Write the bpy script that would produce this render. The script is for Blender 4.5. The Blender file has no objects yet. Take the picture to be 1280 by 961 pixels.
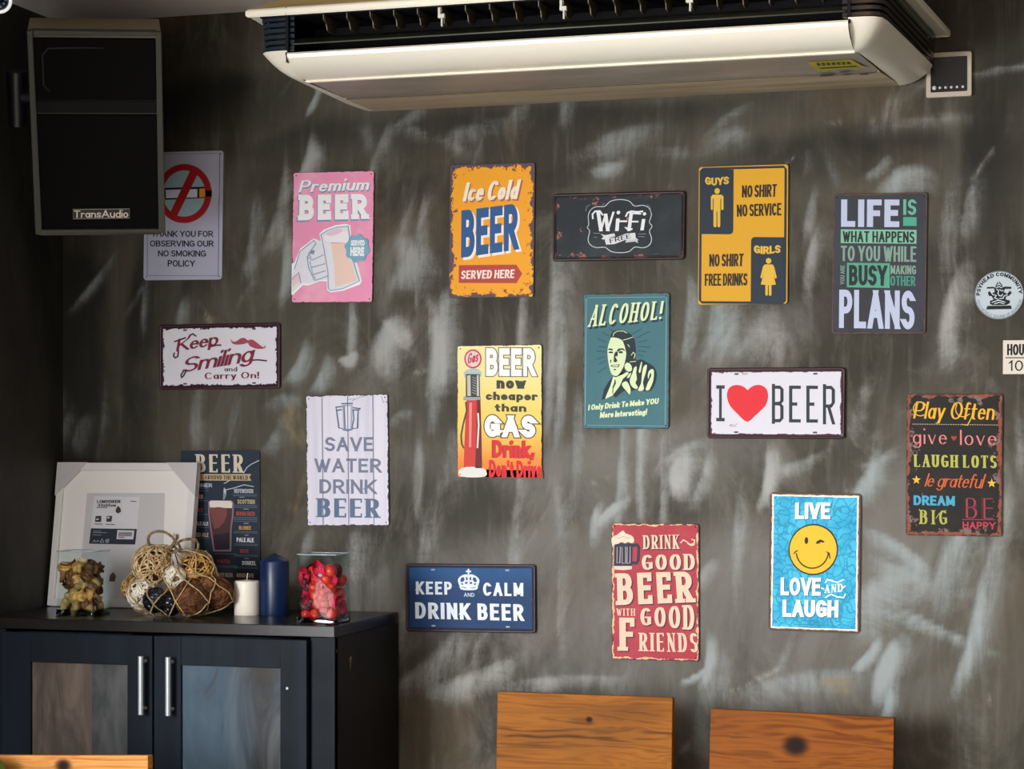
import bpy, bmesh, math, random
import numpy as np
from mathutils import Vector, Matrix, noise as mnoise
random.seed(7)
PI = math.pi
SC = bpy.context.scene
COL = SC.collection

# ---------------------------------------------------------------- camera
F = 2600.0; TH = math.atan(1.149e-4 * F); YH = 560.0; D = 4.46; H = 1.38
cam_d = bpy.data.cameras.new('camera'); cam = bpy.data.objects.new('camera', cam_d); COL.objects.link(cam)
cam.location = (0, -D, H); cam.rotation_euler = (PI / 2, 0, TH)
cam_d.sensor_fit = 'HORIZONTAL'; cam_d.sensor_width = 36.0
cam_d.lens = 36.0 * F / 1280.0
cam_d.shift_y = (YH - 480.5) / 1280.0
cam_d.clip_start = .05
SC.camera = cam

# ---------------------------------------------------------------- world, lights, exposure
w = bpy.data.worlds.new('world'); SC.world = w; w.use_nodes = True
w.node_tree.nodes['Background'].inputs[0].default_value = (.50, .55, .62, 1)
w.node_tree.nodes['Background'].inputs[1].default_value = .10
SC.view_settings.view_transform = 'Standard'; SC.view_settings.look = 'None'
SC.view_settings.gamma = 1; SC.view_settings.exposure = 0.0

def area(name, loc, target, sx, sy, power, color):
    l = bpy.data.lights.new(name, 'AREA'); l.shape = 'RECTANGLE'; l.size = sx; l.size_y = sy
    l.energy = power; l.color = color
    o = bpy.data.objects.new(name, l); COL.objects.link(o); o.location = loc
    o.rotation_euler = (Vector(target) - Vector(loc)).to_track_quat('-Z', 'Y').to_euler()
    return o
area('window_daylight', (-2.36, -3.35, 1.05), (1, -3.0, -.25), 2.6, 1.15, 372, (.95, .97, 1.0))
area('street_daylight', (-.5, -6.2, .95), (-.9, 0, .9), 2.4, 1.4, 40, (1.0, .95, .88))
area('ac_warm_fill', (-.05, -1.75, 2.30), (-.7, -.5, 2.15), .18, .18, 1.2, (1.0, .52, .22))  # unseen warm fill, added to tint the air conditioner

# ---------------------------------------------------------------- geometry helpers
def ray(px):
    u = (px - 640) / F
    return (-math.sin(TH) + u * math.cos(TH), math.cos(TH) + u * math.sin(TH))
def P(px, py, Y):                     # the point of plane y = Y seen at that pixel
    dx, dy = ray(px); t = (D + Y) / dy
    return Vector((dx * t, Y, H + (YH - py) / F * t))
def PZ(px, py, Z):
    t = (Z - H) / ((YH - py) / F); dx, dy = ray(px)
    return Vector((dx * t, dy * t - D, Z))

class M:
    def __init__(s): s.v = []; s.f = []
    def add(s, vs, fs):
        b = len(s.v); s.v += [tuple(p) for p in vs]; s.f += [tuple(i + b for i in f) for f in fs]; return s
    def box(s, x0, x1, y0, y1, z0, z1, mt=None):
        vs = [Vector(p) for p in ((x0,y0,z0),(x1,y0,z0),(x1,y1,z0),(x0,y1,z0),(x0,y0,z1),(x1,y0,z1),(x1,y1,z1),(x0,y1,z1))]
        if mt: vs = [mt @ p for p in vs]
        return s.add(vs, [(0,3,2,1),(4,5,6,7),(0,1,5,4),(1,2,6,5),(2,3,7,6),(3,0,4,7)])
    def tube(s, pts, r, n=6, closed=False, cap=True):
        pts = [Vector(p) for p in pts]; N = len(pts)
        rs = r if isinstance(r, (list, tuple)) else [r] * N
        up = Vector((.13, .31, .94)); vs = []; prev = None
        for i, p in enumerate(pts):
            a = pts[(i - 1) % N] if (closed or i > 0) else p; b = pts[(i + 1) % N] if (closed or i < N - 1) else p
            t = (b - a)
            if t.length < 1e-9: t = Vector((0, 0, 1))
            t.normalize()
            if prev is None: e = t.cross(up); 
            else: e = prev - t * prev.dot(t)
            if e.length < 1e-6: e = t.cross(Vector((1, 0, .2)))
            e.normalize(); prev = e; g = t.cross(e)
            for k in range(n):
                q = 2 * PI * k / n; vs.append(p + (e * math.cos(q) + g * math.sin(q)) * rs[i])
        fs = []
        for i in range(N if closed else N - 1):
            j = (i + 1) % N
            for k in range(n):
                l = (k + 1) % n; fs.append((i*n+k, i*n+l, j*n+l, j*n+k))
        if not closed and cap: fs += [tuple(range(n))[::-1], tuple((N-1)*n + k for k in range(n))]
        return s.add(vs, fs)
    def lathe(s, prof, c, n=32, ax='z'):
        vs = []; fs = []; c = Vector(c)
        for r, h in prof:
            for k in range(n):
                q = 2 * PI * k / n; a, b = r * math.cos(q), r * math.sin(q)
                vs.append(c + (Vector((a, b, h)) if ax == 'z' else Vector((a, -h, b))))
        for i in range(len(prof) - 1):
            for k in range(n):
                l = (k + 1) % n; fs.append((i*n+k, i*n+l, (i+1)*n+l, (i+1)*n+k))
        return s.add(vs, fs)
    def ball(s, c, rx, ry=None, rz=None, n=16, m=10, mt=None):
        ry = rx if ry is None else ry; rz = rx if rz is None else rz; c = Vector(c); vs = []; fs = []
        for i in range(m + 1):
            t = PI * i / m
            for k in range(n):
                q = 2 * PI * k / n
                p = Vector((rx*math.sin(t)*math.cos(q), ry*math.sin(t)*math.sin(q), rz*math.cos(t)))
                if mt: p = mt @ p
                vs.append(c + p)
        for i in range(m):
            for k in range(n):
                l = (k + 1) % n; fs.append((i*n+k, i*n+l, (i+1)*n+l, (i+1)*n+k))
        return s.add(vs, fs)
    def prism(s, out, y0, y1):           # outline in x, z; extruded from y0 (front) to y1
        n = len(out)
        vs = [(x, y0, z) for x, z in out] + [(x, y1, z) for x, z in out]
        fs = [tuple(range(n)), tuple(range(2*n-1, n-1, -1))] + [(i, i+n, (i+1)%n+n, (i+1)%n) for i in range(n)]
        return s.add(vs, fs)
    def sheet(s, rows):
        n = len(rows[0]); vs = [p for r in rows for p in r]
        return s.add(vs, [(i*n+k, i*n+k+1, (i+1)*n+k+1, (i+1)*n+k) for i in range(len(rows)-1) for k in range(n-1)])

def obj(name, m, mat, parent=None, smooth=False, bevel=0, recalc=True, loc=None):
    me = bpy.data.meshes.new(name)
    vs, fs = (m.v, m.f) if isinstance(m, M) else m
    me.from_pydata([tuple(v) for v in vs], [], fs)
    if recalc:
        bm = bmesh.new(); bm.from_mesh(me); bmesh.ops.remove_doubles(bm, verts=bm.verts, dist=1e-6)
        bmesh.ops.recalc_face_normals(bm, faces=bm.faces); bm.to_mesh(me); bm.free()
    if smooth:
        for p in me.polygons: p.use_smooth = True
        if smooth is not True: me.set_sharp_from_angle(angle=smooth)
    if mat: me.materials.append(mat)
    o = bpy.data.objects.new(name, me); COL.objects.link(o)
    if parent: o.parent = parent
    if loc: o.location = loc
    if bevel:
        b = o.modifiers.new('bevel', 'BEVEL'); b.width = bevel; b.segments = 2; b.limit_method = 'ANGLE'; b.angle_limit = .6
    return o
def tag(o, label, cat, group=None, kind=None):
    if label: o['label'] = label
    if cat: o['category'] = cat
    if group: o['group'] = group
    if kind: o['kind'] = kind
    return o
def thing(name, label, cat, loc=(0,0,0), group=None, mt=None):
    o = bpy.data.objects.new(name, None); COL.objects.link(o); o.empty_display_size = .05
    if mt is not None: o.matrix_world = mt
    else: o.location = loc
    return tag(o, label, cat, group)
def struct(o): o['kind'] = 'structure'; return o

# ---------------------------------------------------------------- materials
def lin(h):
    if not isinstance(h, str): return tuple(h) + (1,)
    c = [int(h[i:i+2], 16) / 255 for i in (0, 2, 4)]
    return tuple(x / 12.92 if x <= .04045 else ((x + .055) / 1.055) ** 2.4 for x in c) + (1,)
MC = {}
def mat(col, rough=.5, metal=0, spec=.5, name=None, **k):
    key = (col, rough, metal, spec, tuple(k.items()))
    if key in MC: return MC[key]
    m = bpy.data.materials.new(name or 'paint'); m.use_nodes = True
    b = m.node_tree.nodes['Principled BSDF']
    b.inputs['Base Color'].default_value = lin(col); b.inputs['Roughness'].default_value = rough
    b.inputs['Metallic'].default_value = metal; b.inputs['Specular IOR Level'].default_value = spec
    for q, v in k.items(): b.inputs[q.replace('_', ' ')].default_value = v
    MC[key] = m; return m
class N:                                  # tiny node-tree helper
    def __init__(s, name):
        s.m = bpy.data.materials.new(name); s.m.use_nodes = True; s.t = s.m.node_tree
        s.b = s.t.nodes['Principled BSDF']; s.tc = s.t.nodes.new('ShaderNodeTexCoord')
    def put(s, sock, v):
        if isinstance(v, bpy.types.NodeSocket): s.t.links.new(v, sock)
        elif v is not None: sock.default_value = v
    def math(s, op, a, b=None, c=None, clamp=False):
        n = s.t.nodes.new('ShaderNodeMath'); n.operation = op; n.use_clamp = clamp
        for i, x in enumerate((a, b, c)): s.put(n.inputs[i], x)
        return n.outputs[0]
    def mix(s, f, a, b):
        n = s.t.nodes.new('ShaderNodeMix'); n.data_type = 'RGBA'; s.put(n.inputs[0], f)
        s.put(n.inputs[6], lin(a) if isinstance(a, str) else a); s.put(n.inputs[7], lin(b) if isinstance(b, str) else b)
        return n.outputs[2]
    def noise(s, scale, detail=4, rough=.55, sc=None, dist=0, out=0, loc=None):
        n = s.t.nodes.new('ShaderNodeTexNoise'); n.inputs['Scale'].default_value = scale
        n.inputs['Detail'].default_value = detail; n.inputs['Roughness'].default_value = rough; n.inputs['Distortion'].default_value = dist
        s.t.links.new(s.coord(sc, loc), n.inputs['Vector']); return n.outputs[out]
    def coord(s, sc=None, loc=None):
        if sc is None and loc is None: return s.tc.outputs['Object']
        p = s.t.nodes.new('ShaderNodeMapping')
        if sc: p.inputs['Scale'].default_value = sc
        if loc: p.inputs['Location'].default_value = loc
        s.t.links.new(s.tc.outputs['Object'], p.inputs['Vector']); return p.outputs[0]
    def step(s, v, a, b):                 # smooth 0..1 between a and b
        n = s.t.nodes.new('ShaderNodeMapRange'); n.interpolation_type = 'SMOOTHSTEP'; s.put(n.inputs[0], v)
        n.inputs[1].default_value = a; n.inputs[2].default_value = b; return n.outputs[0]
    def sep(s, v=None):
        n = s.t.nodes.new('ShaderNodeSeparateXYZ'); s.t.links.new(v or s.tc.outputs['Object'], n.inputs[0]); return n.outputs
    def bump(s, h, strength=.3, dist=.002):
        n = s.t.nodes.new('ShaderNodeBump'); n.inputs['Strength'].default_value = strength; n.inputs['Distance'].default_value = dist
        s.t.links.new(h, n.inputs['Height']); s.t.links.new(n.outputs[0], s.b.inputs['Normal'])
    def done(s, col, rough=.5, metal=0, spec=.5):
        s.put(s.b.inputs['Base Color'], col); s.put(s.b.inputs['Roughness'], rough); s.b.inputs['Metallic'].default_value = metal
        s.b.inputs['Specular IOR Level'].default_value = spec
        return s.m

def wood_mat(name, dark, mid, light, axis=0, knots=(), scale=1.0, rough=.55, seed=0):
    n = N(name); x, y, z = n.sep()
    if axis == 0: L, A = x, z
    else: L, A = z, x
    sc = (1.1, 6, 9) if axis == 0 else (9, 6, 1.1)
    warp = n.noise(3.2 * scale, 3, .5, sc, .6, loc=(seed, seed * .7, 0))
    # bend the grain round the knots
    off = None
    for (kx, kz, kr) in knots:
        dx = n.math('SUBTRACT', x, kx); dz = n.math('SUBTRACT', z, kz)
        q = n.math('ADD', n.math('MULTIPLY', n.math('MULTIPLY', dx, dx), .35), n.math('MULTIPLY', dz, dz))
        g = n.math('DIVIDE', n.math('MULTIPLY', dz, kr * kr * 1.6), n.math('ADD', q, kr * kr))
        off = g if off is None else n.math('ADD', off, g)
    A2 = A if off is None else n.math('SUBTRACT', A, off)
    ph = n.math('ADD', n.math('MULTIPLY', A2, 330 * scale), n.math('MULTIPLY', warp, 26))
    rings = n.math('MULTIPLY_ADD', n.math('SINE', ph), .5, .5)
    fine = n.noise(60 * scale, 3, .6, (.05, 1, 1) if axis == 0 else (1, 1, .05))
    broad = n.noise(5 * scale, 2, .5, (.35, 1, 1.6), loc=(0, seed, 0))
    f = n.math('ADD', n.math('MULTIPLY', rings, .20), n.math('ADD', n.math('MULTIPLY', fine, .55), n.math('MULTIPLY', broad, .45)))
    c = n.mix(n.step(f, .38, .66), mid, light); c = n.mix(n.step(f, .62, .95), c, dark) 
    c = n.mix(n.math('MULTIPLY', n.step(broad, .55, .75), .45), c, dark)
    for (kx, kz, kr) in knots:
        dx = n.math('SUBTRACT', x, kx); dz = n.math('SUBTRACT', z, kz)
        q = n.math('SQRT', n.math('ADD', n.math('MULTIPLY', n.math('MULTIPLY', dx, dx), .7), n.math('MULTIPLY', dz, dz)))
        q = n.math('ADD', q, n.math('MULTIPLY', n.math('SUBTRACT', warp, .5), kr * .8))
        c = n.mix(n.step(q, kr * 1.5, kr * .6), c, dark); c = n.mix(n.step(q, kr * .75, kr * .35), c, '1c0d07')
    n.bump(f, .12, .001)
    return n.done(c, rough, 0, .12)

# ---------------------------------------------------------------- stroke lettering
def arc(cx, cy, rx, ry, a0, a1, n=12):
    return [(cx + rx*math.cos(math.radians(a0+(a1-a0)*i/n)), cy + ry*math.sin(math.radians(a0+(a1-a0)*i/n))) for i in range(n+1)]
XH = .62
def el(cx=.5, cy=XH/2, rx=.5, ry=XH/2): return (arc(cx, cy, rx, ry, 0, 360, 22), 'c')
G = {
'A': (.85, [([(0,0),(.5,1)],'sh'), ([(.5,1),(1,0)],'e'), ([(.2,.34),(.8,.34)],'')]),
'B': (.72, [([(0,0),(0,1)],'se'), ([(0,1),(.5,1)]+arc(.5,.765,.42,.235,90,-90,8)+[(0,.53)],''), ([(0,.53),(.55,.53)]+arc(.55,.265,.45,.265,90,-90,8)+[(0,0)],'')]),
'C': (.76, [(arc(.52,.5,.52,.5,48,312,18),'')]),
'D': (.8, [([(0,0),(0,1)],'se'), ([(0,1),(.4,1)]+arc(.4,.5,.6,.5,90,-90,14)+[(0,0)],'')]),
'E': (.62, [([(0,0),(0,1)],''), ([(0,1),(1,1)],'e'), ([(0,.52),(.85,.52)],''), ([(0,0),(1,0)],'e')]),
'F': (.6, [([(0,0),(0,1)],'s'), ([(0,1),(1,1)],'e'), ([(0,.5),(.82,.5)],'')]),
'G': (.8, [(arc(.52,.5,.52,.5,48,300,18),''), ([(1,.46),(1,.1)],''), ([(.62,.46),(1,.46)],'')]),
'H': (.78, [([(0,0),(0,1)],'se'), ([(1,0),(1,1)],'se'), ([(0,.52),(1,.52)],'')]),
'I': (0, [([(0,0),(0,1)],'se')]),
'J': (.5, [([(1,1),(1,.3)]+arc(.5,.3,.5,.3,0,-150,10),'s')]),
'K': (.76, [([(0,0),(0,1)],'se'), ([(0,.36),(.95,1)],'eh'), ([(.28,.55),(1,0)],'e')]),
'L': (.58, [([(0,0),(0,1)],'e'), ([(0,0),(1,0)],'e')]),
'M': (.95, [([(0,0),(0,1)],'s'), ([(0,1),(.5,.15)],''), ([(.5,.15),(1,1)],'h'), ([(1,0),(1,1)],'s')]),
'N': (.78, [([(0,0),(0,1)],'sh'), ([(0,1),(1,0)],''), ([(1,0),(1,1)],'eh')]),
'O': (.85, [(arc(.5,.5,.5,.5,0,360,26),'c')]),
'P': (.68, [([(0,0),(0,1)],'se'), ([(0,1),(.5,1)]+arc(.5,.73,.5,.27,90,-90,10)+[(0,.46)],'')]),
'R': (.75, [([(0,0),(0,1)],'se'), ([(0,1),(.5,1)]+arc(.5,.74,.46,.26,90,-90,10)+[(0,.48)],''), ([(.45,.48),(1,0)],'e')]),
'S': (.66, [(arc(.5,.75,.48,.25,35,180,8)+arc(.5,.75,.48,.25,180,270,5)[1:]+arc(.5,.25,.5,.25,90,0,5)[1:]+arc(.5,.25,.5,.25,0,-145,8)[1:],'')]),
'T': (.7, [([(.5,0),(.5,1)],'s'), ([(0,1),(1,1)],'seT')]),
'U': (.76, [([(0,1),(0,.34)]+arc(.5,.34,.5,.34,180,360,12)+[(1,1)],'se')]),
'V': (.84, [([(0,1),(.5,0)],'s'), ([(.5,0),(1,1)],'eh')]),
'W': (1.2, [([(0,1),(.27,0)],'s'), ([(.27,0),(.5,.9)],'h'), ([(.5,.9),(.73,0)],''), ([(.73,0),(1,1)],'eh')]),
'Y': (.8, [([(0,1),(.5,.45)],'s'), ([(.5,.45),(1,1)],'eh'), ([(.5,0),(.5,.46)],'s')]),
'X': (.8, [([(0,1),(1,0)],'se'), ([(0,0),(1,1)],'seh')]),
'a': (.5, [el(.46,.31,.46,.31), ([(1,XH),(1,0)],'x')]),
'b': (.52, [([(0,0),(0,1)],''), el()]),
'c': (.46, [(arc(.5,XH/2,.5,XH/2,50,318,14),'')]),
'd': (.52, [el(), ([(1,0),(1,1)],'')]),
'e': (.48, [([(.04,.36),(.98,.36)],''), (arc(.5,XH/2,.5,XH/2,2,318,18),'')]),
'f': (.36, [([(1,.93)]+arc(.68,.78,.32,.22,70,180,7)+[(.36,0)],''), ([(0,XH),(.95,XH)],'')]),
'g': (.5, [el(), ([(1,XH),(1,-.08)]+arc(.5,-.08,.5,.2,0,-150,8),'')]),
'h': (.5, [([(0,0),(0,1)],''), ([(0,.38)]+arc(.5,.38,.5,XH-.38,180,0,8)+[(1,0)],'x')]),
'i': (0, [([(0,0),(0,XH)],'x'), ([(0,.97),(0,1.03)],'D')]),
'k': (.5, [([(0,0),(0,1)],''), ([(0,.24),(.95,XH)],'h'), ([(.3,.38),(1,0)],'')]),
'l': (0, [([(0,0),(0,1)],'x')]),
'm': (.85, [([(0,0),(0,XH)],''), ([(0,.4)]+arc(.25,.4,.25,XH-.4,180,0,7)+[(.5,0)],''), ([(.5,.4)]+arc(.75,.4,.25,XH-.4,180,0,7)+[(1,0)],'x')]),
'n': (.5, [([(0,0),(0,XH)],''), ([(0,.38)]+arc(.5,.38,.5,XH-.38,180,0,8)+[(1,0)],'x')]),
'o': (.5, [el()]),
'p': (.52, [([(0,-.3),(0,XH)],''), el()]),
'r': (.34, [([(0,0),(0,XH)],''), (arc(.75,.3,.75,XH-.3,180,65,7),'')]),
's': (.42, [(arc(.5,.495,.48,.165,35,270,10)+arc(.5,.165,.5,.165,90,-145,10)[1:],'')]),
't': (.34, [([(.42,.9),(.42,.2)]+arc(.8,.2,.38,.2,180,275,6),''), ([(0,XH),(.95,XH)],'')]),
'u': (.5, [([(0,XH),(0,.28)]+arc(.5,.28,.5,.28,180,360,8),''), ([(1,0),(1,XH)],'')]),
'v': (.5, [([(0,XH),(.5,0)],''), ([(.5,0),(1,XH)],'h')]),
'w': (.8, [([(0,XH),(.27,0)],''), ([(.27,0),(.5,XH*.9)],'h'), ([(.5,XH*.9),(.73,0)],''), ([(.73,0),(1,XH)],'h')]),
'y': (.5, [([(0,XH),(.5,0)],''), ([(1,XH),(.3,-.3),(.05,-.3)],'')]),
'x': (.5, [([(0,XH),(1,0)],''), ([(0,0),(1,XH)],'h')]),
'1': (.3, [([(.7,0),(.7,1)],'s'), ([(0,.8),(.7,1)],'')]),
'0': (.7, [(arc(.5,.5,.5,.5,0,360,26),'c')]),
'2': (.62, [(arc(.5,.72,.48,.28,165,-30,10)+[(0,0),(1,0)],'')]),
'3': (.62, [(arc(.45,.76,.45,.24,150,-90,9),''), (arc(.45,.26,.52,.26,90,-150,10),'')]),
'!': (0, [([(0,.34),(0,1)],''), ([(0,0),(0,.06)],'D')]),
"'": (0, [([(0,.78),(0,1)],'')]),
',': (.08, [([(1,.1),(0,-.14)],'')]),
'.': (0, [([(0,0),(0,.05)],'D')]),
'-': (.34, [([(0,.4),(1,.4)],'')]),
'&': (.7, [(arc(.45,.25,.45,.25,20,270,10),''), (arc(.45,.76,.3,.24,-90,180,10)+[(1,0)],'')]),
'(': (.15, [(arc(1.4,.5,1.4,.6,130,230,8),'')]),
}
def stroke_poly(pts, a, b, closed=False, cut0=True, cut1=True):
    pts = [p for i, p in enumerate(pts) if i == 0 or abs(p[0]-pts[i-1][0]) + abs(p[1]-pts[i-1][1]) > 1e-7]
    n = len(pts); L = []; R = []
    for i in range(n):
        if closed: p0, p1 = pts[(i-1) % (n-1)], pts[(i+1) % (n-1)]
        else: p0, p1 = pts[max(0, i-1)], pts[min(n-1, i+1)]
        dx, dy = p1[0]-p0[0], p1[1]-p0[1]; l = math.hypot(dx, dy) or 1e-9; dx /= l; dy /= l
        nx, ny = -dy, dx; s = math.sqrt((a*nx)**2 + (b*ny)**2) or 1e-9
        k = 1.0
        if 0 < i < n-1 and not closed:      # mitre
            ax, ay = pts[i][0]-p0[0], pts[i][1]-p0[1]; bx, by = p1[0]-pts[i][0], p1[1]-pts[i][1]
            la = math.hypot(ax, ay) or 1e-9; lb = math.hypot(bx, by) or 1e-9
            cs = (ax*bx+ay*by)/(la*lb); k = min(1.6, 1/max(.3, math.sqrt(max(0, (1+cs)/2))))
        ox, oy = a*a*nx/s*k, b*b*ny/s*k
        l1 = [pts[i][0]+ox, pts[i][1]+oy]; r1 = [pts[i][0]-ox, pts[i][1]-oy]
        if not closed and ((i == 0 and cut0) or (i == n-1 and cut1)):
            sg = -1 if i == 0 else 1
            for q in (l1, r1):
                if abs(dy) > .42:
                    ty = pts[i][1] + sg*math.copysign(b, dy); t = (ty-q[1])/dy; q[0] += dx*t; q[1] = ty
                else:
                    tx = pts[i][0] + sg*math.copysign(a, dx); t = (tx-q[0])/dx; q[1] += dy*t; q[0] = tx
        L.append(l1); R.append(r1)
    return L, R
def layout(txt, a, b, serif, k, space, shear, grow, script, thin):
    """list of strips (L, R) in cap-height units"""
    out = []; x = 0.0; A = a + grow; B = b + grow
    lat = serif
    for ch in txt:
        if ch == ' ': x += (.30 + space) * k + lat; continue
        if ch not in G: ch = ch.upper() if ch.upper() in G else 'O'
        gw, strokes = G[ch]; gw *= k; x += lat if ch.isupper() or ch == '1' else lat * .4
        mp = lambda p: (x + a + p[0] * gw, b + p[1] * (1 - 2*b))
        for pts, fl in strokes:
            q = [mp(p) for p in pts]; aa, bb = A, B
            if 'h' in fl: aa = a * thin + grow
            if 'D' in fl:
                cy = (q[0][1]+q[1][1])/2; rr = max(a, b) * 1.0 + grow
                ring = [(q[0][0] + rr*math.cos(t*PI/6), cy + rr*math.sin(t*PI/6)) for t in range(13)]
                out.append((ring[:7], [ring[12 - t] for t in range(7)])); continue
            out.append(stroke_poly(q, aa, bb, 'c' in fl))
            if script and 'X' in fl:
                e = q[-1]; tail = [(e[0], e[1] + .1), (e[0] + .05*k + .04, e[1]), (e[0] + .17*k + .06, e[1] + .16)]
                out.append(stroke_poly(tail, b*1.3 + grow, b*1.3 + grow))
            if serif:
                for end, flag in ((0, 's'), (-1, 'e')):
                    if flag not in fl: continue
                    p = q[end]; o = q[1 if end == 0 else -2]
                    th = max(.028, b * .8)
                    if abs(p[1]-o[1]) > abs(p[0]-o[0]) and 'T' not in fl:
                        yy = (p[1] - b + th) if p[1] < o[1] else (p[1] + b - th)
                        hw = aa + serif
                        out.append(([(p[0]-hw-grow, yy+th+grow), (p[0]+hw+grow, yy+th+grow)], [(p[0]-hw-grow, yy-th-grow), (p[0]+hw+grow, yy-th-grow)]))
                    else:
                        hh = b + serif * 1.9; up = p[1] < .5
                        y0, y1 = (p[1]-b, p[1]+hh) if up else (p[1]-hh, p[1]+b)
                        xx = p[0] + (a if p[0] > o[0] else -a); xi = xx - math.copysign(th * 2.2, p[0]-o[0])
                        x0, x1 = min(xx, xi)-grow, max(xx, xi)+grow
                        out.append(([(x0, y1+grow), (x1, y1+grow)], [(x0, y0-grow), (x1, y0-grow)]))
        x += gw + 2*a + space * k + (lat if ch.isupper() or ch == '1' else lat * .4)
    if shear: out = [([(p[0]+shear*p[1], p[1]) for p in l], [(p[0]+shear*p[1], p[1]) for p in r]) for l, r in out]
    return out
def bbox(strips):
    xs = [p[0] for l, r in strips for p in l + r]; ys = [p[1] for l, r in strips for p in l + r]
    return min(xs), min(ys), max(xs), max(ys)

STY = {  # half stem, half bar, serif, spacing, shear, thin
 'sans': (.085, .075, 0, .16, 0, 1), 'bold': (.13, .10, 0, .12, 0, 1), 'black': (.17, .12, 0, .07, 0, 1), 'light': (.055, .05, 0, .2, 0, 1),
 'slab': (.13, .085, .07, .08, 0, .85), 'roman': (.085, .032, .07, .12, 0, .45), 'romanb': (.12, .04, .07, .09, 0, .5),
 'script': (.075, .035, 0, .12, .28, .6), 'scriptb': (.10, .05, 0, .1, .22, .7), 'hair': (.05, .022, .05, .15, 0, .5), 'scriptl': (.055, .028, 0, .12, .22, .6)}
class Sign:
    """a flat printed thing on (or against) a plane; prints are placed in photograph pixels of a zoomed crop"""
    def __init__(s, root, TL, TR, BL, w, h, y0):
        s.root = root; s.TL, s.TR, s.BL, s.w, s.h, s.y0 = TL, TR, BL, w, h, y0; s.z = (0, 0, 1)
    def frame(s, ox, oy, k): s.z = (ox, oy, k); return s
    def loc(s, zx, zy):
        X = s.z[0] + zx*s.z[2]; Y = s.z[1] + zy*s.z[2]
        ax, ay = s.TR[0]-s.TL[0], s.TR[1]-s.TL[1]; bx, by = s.BL[0]-s.TL[0], s.BL[1]-s.TL[1]
        px, py = X-s.TL[0], Y-s.TL[1]; det = ax*by - ay*bx
        u = (px*by - py*bx)/det; v = (ax*py - ay*px)/det
        return (-s.w/2 + u*s.w, s.h/2 - v*s.h)
    def y(s, layer): return s.y0 - .00035 * layer
    def put(s, name, col, vs, fs, layer=1, rough=.55, **k):
        m = col if isinstance(col, bpy.types.Material) else mat(col, rough, 0, .25, name='print')
        if name in ('small_print', 'flourish', 'barcode', 'ray', 'crack', 'dash', 'dotted_rule', 'print_line', 'figure_line', 'hair_light', 'face_ink', 'recycling_marks', 'pump_scale', 'crown_gap', 'mug_line', 'splash'):
            o = obj(name, (vs, fs), m, s.root, recalc=False, **k); o['kind'] = 'stuff'; return o
        return obj(name, (vs, fs), m, s.root, recalc=False, **k)
    def poly(s, name, col, pts, layer=1, smooth=0, **k):
        if smooth:
            q = []; n = len(pts)
            for i in range(n):
                p0, p1, p2, p3 = (pts[(i+d) % n] for d in (-1, 0, 1, 2))
                for j in range(smooth):
                    t = j/smooth
                    q.append(tuple(.5*((2*p1[c]) + (-p0[c]+p2[c])*t + (2*p0[c]-5*p1[c]+4*p2[c]-p3[c])*t*t + (-p0[c]+3*p1[c]-3*p2[c]+p3[c])*t**3) for c in (0, 1)))
            pts = q
        y = s.y(layer); vs = []
        for p in pts:
            a, b = s.loc(*p); vs.append((a, y, b))
        ar = sum(vs[i][0]*vs[(i+1) % len(vs)][2] - vs[(i+1) % len(vs)][0]*vs[i][2] for i in range(len(vs)))
        if ar < 0: vs.reverse()
        return s.put(name, col, vs, [tuple(range(len(vs)))], layer, **k)
    def polys(s, name, col, lst, layer=1, **k):
        vs = []; fs = []; y = s.y(layer)
        for pts in lst:
            q = [(s.loc(*p)[0], y, s.loc(*p)[1]) for p in pts]
            ar = sum(q[i][0]*q[(i+1) % len(q)][2] - q[(i+1) % len(q)][0]*q[i][2] for i in range(len(q)))
            if ar < 0: q.reverse()
            fs.append(tuple(range(len(vs), len(vs)+len(q)))); vs += q
        return s.put(name, col, vs, fs, layer, **k)
    def circ(s, name, col, cx, cy, rx, ry=None, layer=1, rot=0, **k):
        ry = ry or rx; c, q = math.cos(rot), math.sin(rot)
        return s.poly(name, col, [(cx + rx*math.cos(t*PI/16)*c - ry*math.sin(t*PI/16)*q, cy + rx*math.cos(t*PI/16)*q + ry*math.sin(t*PI/16)*c) for t in range(32)], layer, **k)
    def rect(s, name, col, x0, y0, x1, y1, layer=1, **k): return s.poly(name, col, [(x0,y0),(x1,y0),(x1,y1),(x0,y1)], layer, **k)
    def lines(s, name, col, lst, wd, layer=1, **k):
        vs = []; fs = []; y = s.y(layer)
        for pts in lst:
            cl = len(pts) > 2 and pts[0] == pts[-1]
            L, R = stroke_poly(list(pts), wd/2, wd/2, cl)
            b = len(vs)
            for l, r in zip(L, R):
                a = s.loc(*l); c = s.loc(*r); vs += [(a[0], y, a[1]), (c[0], y, c[1])]
            fs += [(b+2*i, b+2*i+2, b+2*i+3, b+2*i+1) for i in range(len(L)-1)]
            y -= 4e-6
        return s.put(name, col, vs, fs, layer, **k)
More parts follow.
